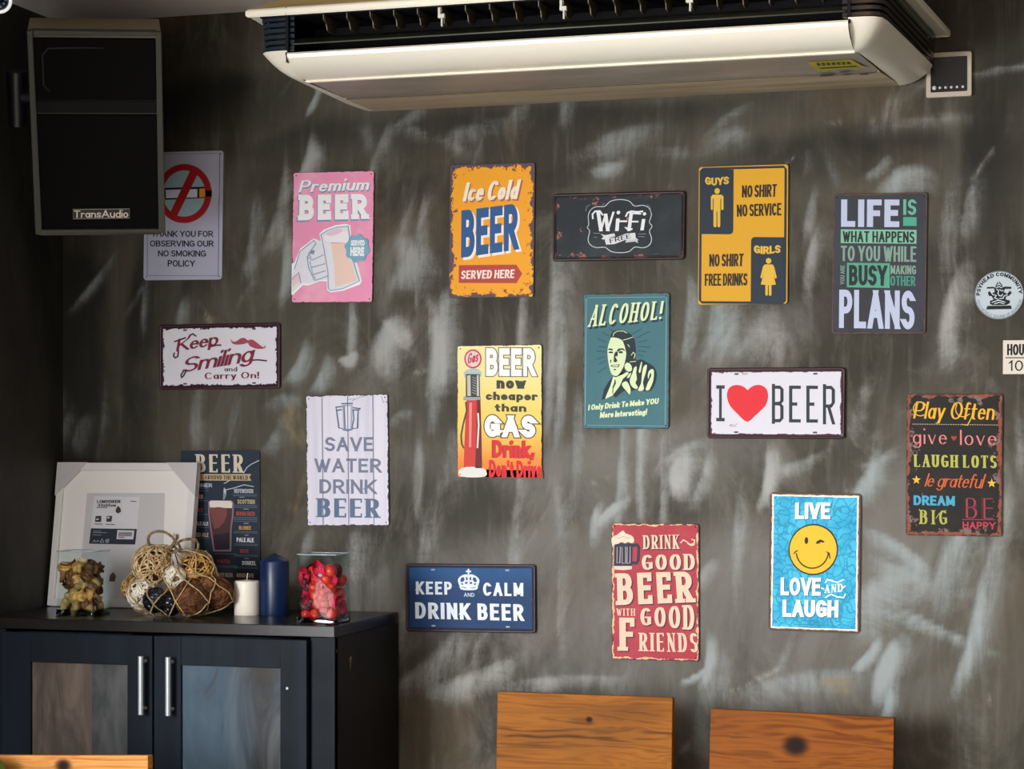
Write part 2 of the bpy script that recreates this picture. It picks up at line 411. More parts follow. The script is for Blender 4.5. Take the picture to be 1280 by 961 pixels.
    def text(s, txt, quad, col, style='sans', layer=2, name='lettering', grow=0, shear=None, sp=None, weight=1, warp=None, off=(0, 0), like=0, **k):
        a, b, se, space, sh, thin = STY[style]; a *= weight; b *= weight
        if sp is not None: space = sp
        if shear is not None: sh = shear
        if len(quad) == 4 and not isinstance(quad[0], tuple):
            x0, y0, x1, y1 = quad; quad = [(x0,y0),(x1,y0),(x1,y1),(x0,y1)]
        TL, TR, BR, BL = quad
        asp = (math.dist(TL, TR)+math.dist(BL, BR)) / (math.dist(TL, BL)+math.dist(TR, BR))
        for tries in range(16):
            kk = 1.0
            for _ in range(9):
                bb = bbox(layout(txt, a, b, se, kk, space, sh, 0, 'script' in style, thin))
                cur = (bb[2]-bb[0])/(bb[3]-bb[1]); kk = max(.08, kk * (asp/cur)**1.15)
            if kk * .62 >= a * 2.8: break          # keep the counters of condensed letters open
            a *= .91; se *= .95
        st = layout(txt, a, b, se, kk, space, sh, grow, 'script' in style, thin)
        vs = []; fs = []; y = s.y(layer)
        for L, R in st:
          for i_ in range(len(L)-1):
            base = len(vs); fs.append((base, base+1, base+2, base+3)); y -= 4e-7
            for p in (L[i_], L[i_+1], R[i_+1], R[i_]):
                if 1:
                    u = (p[0]-bb[0])/(bb[2]-bb[0]); v = (p[1]-bb[1])/(bb[3]-bb[1])
                    if warp: X, Y = warp(u, v)
                    else:
                        X = (BL[0]*(1-u)+BR[0]*u)*(1-v) + (TL[0]*(1-u)+TR[0]*u)*v
                        Y = (BL[1]*(1-u)+BR[1]*u)*(1-v) + (TL[1]*(1-u)+TR[1]*u)*v
                    q = s.loc(X+off[0], Y+off[1]); vs.append((q[0], y, q[1]))
          y -= 2e-6
        return s.put(name, col, vs, fs, layer, **k)

def rrect(w, h, r, n=4):
    o = []
    for cx, cz, a in ((w/2-r, h/2-r, 0), (-w/2+r, h/2-r, 90), (-w/2+r, -h/2+r, 180), (w/2-r, -h/2+r, 270)):
        o += [(cx + r*math.cos(math.radians(a+90*i/n)), cz + r*math.sin(math.radians(a+90*i/n))) for i in range(n+1)]
    return o
def print_mat(name, w, h, base, bands=(), grad=None, specks=None, fade=None, rough=.4, extra=None, side=None):
    rough = .55
    """printed tin: base colour, worn bands near the edge [(distance, colour, wobble, noise scale)], specks of rust"""
    n = N(name); x, y, z = n.sep()
    col = lin(base)
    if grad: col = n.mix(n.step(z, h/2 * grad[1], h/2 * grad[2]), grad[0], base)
    if extra: col = extra(n, col, x, z)
    if fade: col = n.mix(n.math('MULTIPLY', n.step(n.noise(fade[1], 5, .6), .45, .75), fade[2]), col, fade[0])
    e = n.math('MINIMUM', n.math('SUBTRACT', w/2, n.math('ABSOLUTE', x)), n.math('SUBTRACT', h/2, n.math('ABSOLUTE', z)))
    if specks:
        near = n.step(e, specks[3] if len(specks) > 3 else .2, 0)
        f = n.step(n.math('ADD', n.noise(specks[2], 6, .65, loc=(3, 1, 2)), n.math('MULTIPLY', near, .18)), specks[1], specks[1]+.05)
        col = n.mix(f, col, specks[0])
    for dist, c, amp, sc in bands:
        q = n.math('ADD', e, n.math('MULTIPLY', n.math('SUBTRACT', n.noise(sc, 5, .6, loc=(dist*50, 0, dist*90)), .5), -amp))
        col = n.mix(n.step(q, dist+.0006, dist-.0006), col, c)
    return n.done(col, rough, 0, .25)
# ================================================================ the room
XL, ZC = -2.453, 2.395
STAINS = [  # px, py, rx (along), ry (across), angle, strength   -- paler trowelled plaster
 (385,205,34,15,70,.75),(350,262,60,17,75,.45),(316,300,60,16,80,.4),(395,120,26,5,65,.9),(360,330,55,16,85,.4),
 (512,332,34,38,80,.55),(525,300,70,16,85,.35),(478,430,34,24,75,.95),(497,415,16,30,20,.6),(436,448,12,9,20,.9),(548,440,60,24,88,.8),(552,395,40,22,80,.6),
 (404,470,26,15,65,.5),(375,455,30,14,60,.5),(440,395,60,10,88,.4),(540,510,40,14,88,.4),(500,520,22,14,30,.3),(600,160,70,24,10,.2),(540,170,60,14,-20,.25),
 (775,172,70,26,15,.30),(760,210,26,12,10,.45),(900,170,36,24,20,.35),(905,150,40,12,35,.35),(850,190,60,18,-5,.22),
 (650,430,110,9,88,.35),(690,420,120,11,88,.45),(700,470,90,9,88,.5),(720,560,80,10,88,.4),(650,560,80,14,88,.3),(700,330,50,18,85,.35),
 (900,408,46,30,80,.55),(948,416,40,34,60,.5),(862,400,60,12,85,.4),(1010,335,50,12,80,.35),(1010,270,40,10,80,.25),
 (1128,222,34,26,20,.65),(1100,210,20,12,45,.4),(1185,395,60,20,80,.7),(1180,300,70,22,85,.3),(1210,260,40,16,80,.25),
 (845,590,30,24,80,.95),(850,565,40,14,30,.6),(878,600,40,12,70,.55),(800,560,95,9,88,.6),(775,600,80,8,86,.5),(828,620,90,9,90,.5),
 (960,600,36,12,80,.85),(1000,580,40,12,20,.4),(760,640,30,9,40,.95),(742,655,26,10,80,.7),(880,715,20,12,60,.6),(885,830,34,11,80,.8),(870,845,20,6,30,.9),
 (1085,600,34,18,60,.75),(1100,575,24,12,30,.5),(1095,740,46,34,40,.7),(1150,725,60,20,-20,.5),(1185,700,60,26,70,.6),(1215,800,70,14,75,.8),(1160,780,80,10,-25,.55),(1120,770,60,9,-20,.55),
 (1105,835,40,18,70,.95),(1085,820,24,8,50,.9),(1130,690,50,14,-35,.6),(1110,880,24,10,80,.8),(1000,850,90,24,10,.28),
 (540,830,60,26,40,.45),(590,850,70,22,20,.45),(700,850,90,14,5,.35),(600,800,40,12,70,.3),(640,680,60,16,88,.3),(530,690,80,20,88,.3),
 (520,600,60,14,88,.3),(1220,560,90,14,80,.3),(1240,700,90,16,80,.3),(1050,650,60,14,85,.3),(920,690,90,12,88,.35),(700,740,90,12,88,.3),
 (880,880,70,26,80,.35),(345,545,30,16,60,.4),(350,500,30,16,10,.35),(243,520,50,20,85,.2),(290,530,50,14,80,.2),(440,690,40,30,80,.3),(380,690,30,12,80,.3),
 (225,395,26,14,80,.3),(180,380,50,10,85,.25),(130,520,60,12,85,.15),(1150,150,70,14,5,.18),(720,300,60,12,85,.3),(470,200,60,14,70,.25),(520,140,60,14,30,.25),
 (985,200,6,2.5,10,.9),(775,134,5,2,0,.9),(1078,160,9,1.5,0,.6),(1230,90,90,8,8,.25)]
OCHRES = [(358,522,22,18,70,.8),(366,545,10,18,80,.8),(372,620,24,5,75,.8),(362,632,10,6,60,.7),(1046,850,20,8,0,.8),(1052,862,10,4,0,.7),(262,400,9,6,0,.5),(470,545,30,14,0,.3),(640,200,60,30,80,.25)]
DARK_AREAS = [(90,480,260,70,88,.95),(170,420,200,50,85,.8),(240,330,90,40,80,.5),(150,620,120,60,85,.7),(230,120,150,70,10,.8),(380,170,120,50,10,.45),(600,150,200,40,0,.55),(800,140,200,35,0,.6),(1050,180,180,60,0,.65),(1230,160,160,70,80,.7),(1220,300,120,40,85,.4),(560,255,70,25,85,.45),(400,520,60,30,80,.3),(330,480,70,25,85,.4),(300,600,70,40,80,.4),(440,600,80,30,80,.35),(1080,430,60,30,80,.35),(1000,440,40,20,0,.3),(1240,450,120,40,85,.35),(700,215,90,25,10,.4),(560,850,90,50,60,.25),(1260,850,150,40,85,.3),(500,430,90,20,85,.35)]  # areas of darker base tone, mainly left side and upper wall
SCRATCH = [((925,858),(970,838)),((905,870),(925,858)),((1215,795),(1237,880)),((1180,690),(1195,760)),((1216,560),(1232,585)),((918,575),(930,590)),
 ((1190,600),(1255,585)),((1075,775),(1150,790)),((480,400),(510,440)),((520,465),(575,460)),((1105,900),(1135,885)),((600,640),(606,655)),((700,610),(760,600)),((1000,765),(1060,730)),
 ((250,380),(262,402)),((840,230),(850,300)),((1010,160),(1060,150)),((1090,150),(1110,146)),((430,560),(442,566)),((1215,225),(1240,190)),((400,900),(404,905))]
NX, NZ, X1 = 380, 240, .15
def wall_back():
    xs = np.linspace(XL, X1, NX); zs = np.linspace(0, ZC, NZ)
    X, Z = np.meshgrid(xs, zs)
    acc = np.zeros((NZ, NX)); och = np.zeros((NZ, NX)); scr = np.zeros((NZ, NX))
    def blob(dst, px, py, rx, ry, ang, st):
        c = P(px, py, 0); k = D / F * 1.03
        a = math.radians(ang); u = (X-c.x)/k; v = (Z-c.z)/k
        p = u*math.cos(a) + v*math.sin(a); q = -u*math.sin(a) + v*math.cos(a)
        q = q + (p/rx)**2 * ry * .35 * (1 if st*97 % 2 > 1 else -1)
        g = np.exp(-np.abs(p/rx)**3.2) * np.where(q < 0, np.exp(-(np.abs(q)/ry)**1.7), np.exp(-(np.abs(q)/(ry*.45))**2.4))
        np.maximum(dst, g*st, out=dst)
    for b in STAINS: blob(acc, *b[:5], b[5]*.88)
    for b in OCHRES: blob(och, *b)
    wall_tone = np.zeros((NZ, NX))
    for b in DARK_AREAS: blob(wall_tone, *b)
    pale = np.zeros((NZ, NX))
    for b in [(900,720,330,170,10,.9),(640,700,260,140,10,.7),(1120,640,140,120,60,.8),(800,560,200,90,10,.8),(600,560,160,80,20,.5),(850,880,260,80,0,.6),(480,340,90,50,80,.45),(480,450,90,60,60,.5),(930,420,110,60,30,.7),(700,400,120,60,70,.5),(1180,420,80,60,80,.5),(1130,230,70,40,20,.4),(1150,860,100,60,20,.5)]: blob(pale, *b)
    wall_tone = wall_tone - pale*.8  # signed tone: darker areas positive, paler areas negative
    rnd = np.random.RandomState(5)
    for i in range(90):                       # small vague trowel marks everywhere
        blob(acc, rnd.uniform(60, 1280), rnd.uniform(40, 960), rnd.uniform(14, 60), rnd.uniform(5, 22), rnd.uniform(40, 110), rnd.uniform(.1, .24))
    for (a, b) in SCRATCH:
        pa, pb = P(*a, 0), P(*b, 0); d = np.array([pb.x-pa.x, pb.z-pa.z]); L = np.hypot(*d)
        t = np.clip(((X-pa.x)*d[0] + (Z-pa.z)*d[1])/L**2, 0, 1)
        r = np.hypot(X-pa.x-t*d[0], Z-pa.z-t*d[1]); scr = np.maximum(scr, np.exp(-(r/.0042)**2)*.5)
    vs = np.stack([X.ravel(), np.zeros(NX*NZ), Z.ravel()], 1)
    i = np.arange(NX-1)[None] + np.arange(NZ-1)[:, None]*NX; i = i.ravel()
    fs = np.stack([i, i+1, i+NX+1, i+NX], 1)
    me = bpy.data.meshes.new('wall_back'); me.from_pydata(vs.tolist(), [], fs.tolist())
    so = me.attributes.new('wall_tone', 'FLOAT', 'POINT'); so.data.foreach_set('value', wall_tone.ravel().astype(np.float32))
    at = me.color_attributes.new('wear', 'FLOAT_COLOR', 'POINT')
    c = np.stack([acc.ravel(), och.ravel(), scr.ravel(), np.ones(NX*NZ)], 1).astype(np.float32)
    at.data.foreach_set('color', c.ravel())
    n = N('stained_cement')
    a = n.t.nodes.new('ShaderNodeAttribute'); a.attribute_name = 'wear'; r = n.sep(a.outputs['Color'])
    big = n.noise(1.7, 6, .6, dist=.4); mid = n.noise(6, 8, .68, (1, 1, .55), .8); brush = n.noise(26, 5, .6, (1.6, 1, .16), .3)
    brush2 = n.noise(30, 4, .6, (.25, 1, 1.5), .6, loc=(4, 0, 2)); fine = n.noise(160, 4, .7)
    base = n.mix(n.step(big, .38, .62), '343026', '504b3f'); base = n.mix(n.math('MULTIPLY', n.step(mid, .46, .66), .8), base, '605b50')
    base = n.mix(n.math('MULTIPLY', n.step(brush, .5, .72), .16), base, '8a887c'); base = n.mix(n.math('MULTIPLY', n.step(brush, .5, .3), .2), base, '343020')
    base = n.mix(n.math('MULTIPLY', n.step(n.noise(3, 5, .6, loc=(7, 0, 3)), .52, .7), .5), base, '5c4a33')
    tex = n.math('ADD', n.math('MULTIPLY', mid, .85), n.math('ADD', n.math('MULTIPLY', brush, .25), n.math('ADD', n.math('MULTIPLY', fine, .15), n.math('MULTIPLY', brush2, .15))))
    a2 = n.t.nodes.new('ShaderNodeAttribute'); a2.attribute_name = 'wall_tone'
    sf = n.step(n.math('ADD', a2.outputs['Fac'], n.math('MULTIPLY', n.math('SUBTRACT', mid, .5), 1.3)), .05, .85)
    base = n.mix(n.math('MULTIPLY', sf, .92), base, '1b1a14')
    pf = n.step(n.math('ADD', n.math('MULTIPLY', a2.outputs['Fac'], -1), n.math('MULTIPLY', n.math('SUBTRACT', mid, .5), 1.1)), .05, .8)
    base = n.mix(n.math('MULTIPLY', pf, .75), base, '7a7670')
    q = n.math('ADD', r[0], n.math('MULTIPLY', n.math('SUBTRACT', tex, .60), 1.5))
    f = n.math('MULTIPLY', n.math('MULTIPLY', n.step(q, .08, .92), 1.0), n.math('MULTIPLY_ADD', brush, .5, .72), clamp=True)
    f = n.math('MULTIPLY', f, n.step(r[0], .0, .22))
    c1 = n.mix(f, base, n.mix(n.step(big, .4, .6), 'a8a6a0', '98a09f'))
    c1 = n.mix(n.math('MULTIPLY', r[1], n.step(mid, .38, .62)), c1, '8b7a5a')
    c1 = n.mix(n.math('MULTIPLY', r[2], n.step(mid, .48, .62)), c1, 'b9b6aa')
    c1 = n.mix(n.math('MULTIPLY', n.step(fine, .60, .72), .25), c1, '2a2823')
    n.bump(n.math('ADD', mid, n.math('MULTIPLY', fine, .3)), .22, .004)
    n.done(c1, n.math('MULTIPLY_ADD', mid, .25, .48), 0, .22)
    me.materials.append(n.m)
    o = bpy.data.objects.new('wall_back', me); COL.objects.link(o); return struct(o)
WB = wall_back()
wm = M().sheet([[(X1, 0, z), (2.3, 0, z)] for z in (0, ZC)])
n = N('plain_cement'); q = n.noise(5, 7, .65, (1, 1, .5), .6)
n.done(n.mix(n.step(q, .35, .7), '1d1b16', '34322b'), .6, 0, .3); CEM = n.m
struct(obj('wall_back', wm, CEM, recalc=False))
struct(obj('wall_left', M().box(XL-.12, XL, -6.5, .1, 0, ZC), CEM))
struct(obj('wall_right', M().box(2.3, 2.42, -6.5, .1, 0, ZC), CEM))
n = N('ceiling_paint'); n.done(n.mix(n.noise(3, 3), 'd0cac4', 'dcd7d2'), .8); CEI = n.m
struct(obj('ceiling', M().box(XL-.12, 2.42, -6.5, .1, ZC, ZC+.1), CEI))
n = N('floor_cement'); n.done(n.mix(n.noise(2.5, 6), '7a766c', '8f8a80'), .55); 
struct(obj('floor', M().box(XL-.12, 2.42, -6.5, .1, -.1, 0), n.m))
# the window on the left that lights the room (frame only, outside the picture)
wf = M()
for a in (-4.68, -3.36, -2.04): wf.box(XL, XL+.035, a-.025, a+.025, .47, 1.83)
for a in (.47, 1.83): wf.box(XL, XL+.035, -4.70, -2.02, a-.025, a+.025)
struct(obj('window_1', wf, mat('3a3835', .5)))

# ================================================================ air conditioner
CR = 'efe6cf'
AXL, AXR = -1.620, -.504; AC = (AXL+AXR)/2; HW = (AXR-AXL)/2
ac = thing('air_conditioner', 'wide cream ceiling-hung air conditioner with black louvred outlet above the signs', 'air conditioner', (AC, 0, 2.13))
def acobj(name, m, mt, parent=ac, **k):
    m.v = [(x, y, z-2.13) for x, y, z in m.v]; return obj(name, m, mt, parent, **k)
n = N('cream_plastic'); x, y, z = n.sep()
gr = n.step(n.noise(60, 5, .7), .62, .8)
cream = n.done(n.mix(n.math('MULTIPLY', gr, .25), 'f1ead8', 'b59a63'), .32)
n = N('aged_cream'); aged = n.done(n.mix(n.step(n.noise(22, 6, .65, (.15, 1, 1)), .4, .72), 'bfa263', '9a7f4a'), .55)
n = N('grey_plastic'); greyp = n.done(n.mix(n.step(n.noise(9, 5, .6, (.4, 1, 1)), .4, .7), '958a7e', 'a89c8f'), .42)
ABK = mat('060607', .6, 0, .2, name='black_plastic')
# front lip (rounded nose between the outlet and the bottom)
nose = [(-.498,2.1275),(-.507,2.1275),(-.509,2.131),(-.530,2.1305),(-.556,2.134),(-.580,2.1415),(-.598,2.1505),(-.608,2.159),(-.6105,2.166),(-.606,2.170),(-.575,2.170)]
acobj('front_lip', M().sheet([[(x, y, z) for y, z in nose] for x in (-HW, HW)]), cream, smooth=.5)
bp = M().add([(-HW,-.501,2.1315),(HW,-.501,2.1315),(HW+.016,-.250,2.1370),(-HW-.016,-.250,2.1370),(-HW,-.501,2.15),(HW,-.501,2.15),(HW+.016,-.250,2.15),(-HW-.016,-.250,2.15)], [(0,3,2,1),(4,5,6,7),(0,1,5,4),(1,2,6,5),(2,3,7,6),(3,0,4,7)])
acobj('bottom_panel', bp, greyp)
acobj('panel_joint', M().box(-HW-.010, HW+.010, -.256, -.249, 2.1340, 2.1365), mat('5a5040', .6))
acobj('trim_strip', M().box(-HW, HW, -.512, -.500, 2.1265, 2.131), mat('f2e9d2', .35), bevel=.001)
rp = M(); rp.add([(-HW-.016,-.250,2.135),(HW+.016,-.250,2.135),(HW+.034,-.012,2.146),(-HW-.034,-.012,2.146),(-HW,-.250,2.17),(HW,-.250,2.17),(HW+.030,-.03,2.17),(-HW-.030,-.03,2.17)],
 [(0,3,2,1),(4,5,6,7),(0,1,5,4),(1,2,6,5),(2,3,7,6),(3,0,4,7)])
n = N('pale_grained_panel'); pgp = n.done(n.mix(n.step(n.noise(22, 6, .65, (.12, 1, 1)), .4, .72), 'bdae92', '9c8a6a'), .5)
acobj('rear_panel', rp, pgp)
# end caps, one each side, swept round the front corner
for sg in (-1, 1):
    path = [(0, -.609, 0, -.500), (.03, -.609, .001, -.500), (.048, -.604, .002, -.498), (.060, -.590, .003, -.494), (.066, -.56, .006, -.47), (.083, -.36, .014, -.35), (.098, -.17, .024, -.17), (.105, -.08, .029, -.09), (.096, -.025, .031, -.025)]
    rows = []
    for ox, oy, ix, iy in path:
        row = []
        for t in (0, .18, .4, .62, .8, .92, .98, 1.0):
            zz = 2.128 + .016 * (ix/.03) + (.046 - .016*(ix/.03)) * t**2.2
            kx = 1 - (1-t)**1.15 if t < 1 else 1
            row.append((sg*(HW + ix + (ox-ix)*t), iy + (oy-iy)*t, zz))
        row.append((sg*(HW + ox - .012), oy + (.010 if oy < -.58 else 0), 2.176)); row.append((sg*(HW + max(0, ox - .03)), oy + (.03 if oy < -.58 else 0), 2.176))
        rows.append(row)
    acobj('end_cap', M().sheet(rows), cream, smooth=.7)
    # ribbed corner above it
    rib = M(); NR = 6
    core = [(HW-.004, -.590), (HW+.030, -.590), (HW+.052, -.575), (HW+.060, -.545), (HW+.092, -.08), (HW+.09, -.02)]
    rib.sheet([[(sg*x, y, z) for x, y in core] for z in (2.172, 2.250)])
    acobj('vent_housing', rib, ABK)
    for i in range(NR):
        z0 = 2.177 + i*.0118; g = .004 + .0012*i; m = M()
        pl = [(HW-.002, -.598), (HW+.036+g, -.598), (HW+.052+g, -.588), (HW+.060+g, -.565), (HW+.096+g, -.08), (HW+.096+g, -.02)]
        rows = [[(sg*(x - (0 if k else .01)), y + dy, z) for k, (x, y) in enumerate(pl)] for dy, z in ((.006, z0), (0, z0+.001), (0, z0+.008), (.010, z0+.0095))]
        acobj('vent_rib', m.sheet(rows), mat('1f2a33' if sg < 0 else '17130f', .3), smooth=.6)
# outlet recess
b = M(); b.box(-HW, HW, -.47, -.46, 2.165, 2.25); b.box(-HW, HW, -.60, -.46, 2.162, 2.1675); b.box(-HW-.06, HW+.06, -.604, -.46, 2.2425, 2.2452)
b.box(-HW-.004, -HW+.002, -.606, -.46, 2.165, 2.25); b.box(HW-.002, HW+.004, -.606, -.46, 2.165, 2.25)
acobj('outlet_recess', b, ABK)
n = N('dark_blade'); x, y, z = n.sep()
blade = n.done(n.mix(n.step(n.noise(30, 3, .5, (.1, 1, 1)), .4, .7), '1d1f19', '34362c'), .3)
m = M(); rows = [[(x, y, z) for y, z in ((-.600,2.186),(-.602,2.1885),(-.585,2.2005),(-.545,2.211),(-.540,2.208),(-.58,2.197),(-.600,2.186))] for x in (-HW+.008, HW-.006)]
acobj('louvre_blade', m.sheet(rows), blade, smooth=.6)
m = M().tube([(-HW+.008, -.6015, 2.1872), (HW-.006, -.6015, 2.1872)], .0016, 6)
acobj('blade_edge', m, mat('56574f', .3), smooth=True)
VANE = mat('4a4432', .5)
hook = [(-.604,2.245),(-.602,2.232),(-.594,2.229),(-.588,2.226),(-.583,2.214),(-.570,2.212),(-.550,2.214),(-.535,2.225),(-.533,2.245)]
x0 = P(405, 36, -.60).x; x1 = P(1026, 8, -.60).x
for i in range(21):
    xx = x0 + (x1-x0)*i/20 - AC
    m = M(); v = [(xx+s_, y, z) for s_ in (-.0011, .0011) for y, z in hook]; k = len(hook)
    m.add(v, [tuple(range(k))[::-1], tuple(range(k, 2*k))] + [(j, (j+1) % k, (j+1) % k+k, j+k) for j in range(k)])
    acobj('vane', m, VANE)
    if i in (5, 10, 15):
        m = M().box(xx-.008, xx-.003, -.600, -.59, 2.222, 2.244).box(xx-.004, xx+.006, -.603, -.595, 2.221, 2.229).box(xx-.001, xx+.002, -.602, -.596, 2.205, 2.222)
        acobj('vane_clip', m, mat('c9c7bb', .4))
# hood above the outlet
def plan(off_f, off_b, y): return [(-HW-off_f, y), (HW+off_f, y), (HW+off_b, -.01), (-HW-off_b, -.01)]
lv = [(.083,.133,-.611,2.244),(.087,.136,-.6145,2.2475),(.087,.136,-.6145,2.256),(.083,.133,-.611,2.260),(.020,.09,-.545,2.296),(-.03,.06,-.46,2.345),(-.05,.05,-.40,2.394)]
m = M(); rings = [[(x, y, z) for x, y in plan(a, b_, y_)] for a, b_, y_, z in lv]
def loop(m, rings):
    v = [p for r in rings for p in r]; k = len(rings[0])
    m.add(v, [(i*k+j, i*k+(j+1) % k, (i+1)*k+(j+1) % k, (i+1)*k+j) for i in range(len(rings)-1) for j in range(k)])
loop(m, rings[:4]); m.add([(x, y, 2.2457) for x, y in plan(.082, .132, -.610)], [(0, 3, 2, 1)])
acobj('hood_rim', m, cream)
m = M(); loop(m, rings[3:]); acobj('hood', m, aged)
m = M().box(-HW-.0008, -HW+.0008, -.613, -.606, 2.2445, 2.2595).box(-HW-.0007, -HW+.0007, -.6115, -.6, 2.150, 2.166)
acobj('seam', m, mat('2a241c', .6))
# yellow sticker and print on the bottom panel
def onbottom(pts, dz): return [(lambda q: (q.x-AC, q.y, 2.133-dz))(PZ(px, py, 2.133)) for px, py in pts]
m = M().add(onbottom([(1008,77),(1064,74),(1082,84),(1022,88)], .0006), [(0,1,2,3)]); acobj('energy_sticker', m, mat('b5a51e', .4), recalc=False)
m = M()
for i in range(7):
    x = 1020 + i*6.3; m.add(onbottom([(x,78.3-i*.25),(x+4,78-i*.25),(x+6,81.5-i*.3),(x+2,81.8-i*.3)], .001), [(0,1,2,3)])
m.add(onbottom([(1024,84.2),(1070,81.6),(1072,83),(1026,85.6)], .001), [(0,1,2,3)])
acobj('sticker_print', m, mat('2b4a26', .5), recalc=False)
m = M()
for q in ([(1024,93),(1040,92),(1042,94.5),(1026,95.5)], [(1049,89),(1060,88.5),(1062,90),(1050,90.5)], [(1053,92),(1062,91.5),(1064,93),(1055,93.6)], [(1074,92),(1084,91.4),(1086,93),(1076,93.6)]):
    m.add(onbottom(q, .0006), [(0,1,2,3)])
acobj('rating_print', m, mat('4a443a', .5), recalc=False)

# ================================================================ thermostat
th = P(1186.6, 94, 0)
T = thing('thermostat', 'square black wall thermostat with a pale frame beside the air conditioner', 'thermostat', th)
fr = .094
m = M(); m.prism(rrect(fr, fr, .004), -.011, -.0005); obj('housing', m, mat('b6aa98', .45), T, bevel=.0015)
obj('display', M().prism(rrect(fr*.80, fr*.78, .002), -.0125, -.0109), mat('07080a', .2), T)
for i in range(6):
    obj('button', M().lathe([(0, .0018), (.0026 if i else .0042, .0016), (.0030 if i else .0045, 0)], (-.030 + i*.0118, -.0125, -.0275), 14, 'y'), mat('c8c6c0', .4), T, smooth=True)
obj('print', M().box(-.015, .004, -.0129, -.0125, .0285, .030).box(-.012, -.010, -.0129, -.0125, .023, .027), mat('3b3a36', .5), T)

# ================================================================ loudspeaker
c = P(122, 167.5, -.40); 
look = (Vector((0, -D, H)) - c).normalized()
front = (look + Vector((0, 0, -.235))).normalized()           # tipped down past the camera
yv = -front; xv = yv.cross(Vector((0, 0, 1))).normalized(); zv = xv.cross(yv).normalized()
R = Matrix((xv, yv, zv)).transposed().to_4x4() @ Matrix.Rotation(math.radians(-1.7), 4, 'Y')
zd = (c - Vector((0, -D, H))).length
SW = 160/F*zd*.985; SH = 250/F*zd*.995; SD = .165
S = thing('loudspeaker', 'black loudspeaker with a grey edge mounted high in the left corner', 'speaker', mt=Matrix.Translation(c) @ R)
SF = mat('3a382f', .5); t = .0125
def ring_box(w, h, t, y0, y1):
    return M().box(-w/2, -w/2+t, y0, y1, -h/2, h/2).box(w/2-t, w/2, y0, y1, -h/2, h/2).box(-w/2+t, w/2-t, y0, y1, h/2-t*.8, h/2).box(-w/2+t, w/2-t, y0, y1, -h/2, -h/2+t*.8)
obj('enclosure', M().box(-SW/2+.001, SW/2-.001, .012, SD, -SH/2+.001, SH/2-.001), mat('8d8268', .5), S, bevel=.002)
obj('front_frame', ring_box(SW, SH, t, -.004, .014), SF, S, bevel=.002)
n = N('grille_cloth'); g = n.noise(900, 1); GC = n.done(n.mix(g, '050505', '0e0e0e'), .8, 0, .1)
zt = SH/2 - .012; gw = SW - 2*t
obj('upper_grille', M().box(-gw/2, gw/2, .001, .012, zt-.137, zt-.004), GC, S, bevel=.003)
m = M(); pts = [(-gw/2+.018+a, b_) for a, b_ in ((.012,-.118),(0,-.105),(0,-.04),(.012,-.026),(.07,-.024))]
obj('tweeter_rim', M().tube([(x, .001, zt+z) for x, z in [(a[0], a[1]) for a in pts] + [(.02, -.024)]], .002, 6), mat('1c1c1c', .6), S, smooth=True)
obj('divider', M().box(-gw/2, gw/2, .002, .012, zt-.165, zt-.139), mat('0b0b0b', .6, 0, .15), S)
obj('lower_grille', M().box(-gw/2, gw/2, .001, .012, -SH/2+.012, zt-.168), GC, S, bevel=.003)
bd = obj('badge', M().box(-.062, .062, -.0016, .001, -.0115, .0115), mat('0d0b09', .4), S, bevel=.0006); bd.location = (.003, 0, -SH/2+.045)
sg_ = Sign(bd, (89.5,260), (163.3,258.8), (90.2,274), .124, .023, -.0019)
sg_.frame(80, 250, 130/1280)
sg_.text('TransAudio', [(112,118),(800,104),(800,208),(112,218)], 'd9d3c4', 'sans', 1, sp=.08, weight=.95)
sg_.lines('badge_border', 'a89f8e', [[(100,106),(815,90),(815,214),(104,232),(100,106)]], 7, 1)
# bracket
m = M().tube([(-SW/2+.02, SD*.7, .05), (-SW/2-.03, SD*.8, .055)], .018, 12).tube([(-SW/2-.03, SD*.8, .11), (-SW/2-.032, SD*.8, -.01)], .022, 14)
m.tube([(-SW/2-.03, SD*.8, .055), (-SW/2-.02, SD*1.3, .06), (-.05, SD+.11, .06)], .012, 8)
obj('bracket', m, mat('0b0c10', .35), S, smooth=.6)

# ================================================================ round ceiling fixture at the top-left corner
c = P(-1, 1, -.62)
L_ = thing('spot_camera', 'round ceiling fixture with a bright white rim around dark glass', 'security camera', (c.x, c.y, ZC))
d = c - Vector((c.x, c.y, ZC)); fwd = (Vector((0, -D, H)) - c).normalized()
Rm = Matrix.Translation(d) @ fwd.to_track_quat('-Y', 'Z').to_matrix().to_4x4()
def tr(m): m.v = [tuple(Rm @ Vector(v)) for v in m.v]; return m
r = 17.5/F*3.9
obj('housing', tr(M().lathe([(r*.98, -.004), (r*1.0, -.03), (r*.8, -.07), (0, -.072)], (0,0,0), 28, 'y')), mat('c9c9c9', .5), L_, smooth=.6)
obj('rim', tr(M().lathe([(r*.74, .002), (r*.78, .006), (r*.93, .006), (r, .001), (r, -.006)], (0,0,0), 36, 'y')), mat('f4f6f8', .4, 0, .5, Emission_Color=(1,1,1,1), Emission_Strength=.55), L_, smooth=.8)
obj('lens', tr(M().lathe([(0, .001), (r*.4, .0005), (r*.76, -.002)], (0,0,0), 28, 'y')), mat('0a1526', .12), L_, smooth=True)
obj('diode', tr(M().lathe([(0,.004),(r*.09,.001)], (r*.35,-.0,r*-.2), 10, 'y').lathe([(0,.004),(r*.09,.001)], (r*.1,-.0,r*-.45), 10, 'y').lathe([(0,.004),(r*.09,.001)], (r*.5,-.0,r*.1), 10, 'y')), mat('6b88a8', .2), L_, smooth=True)
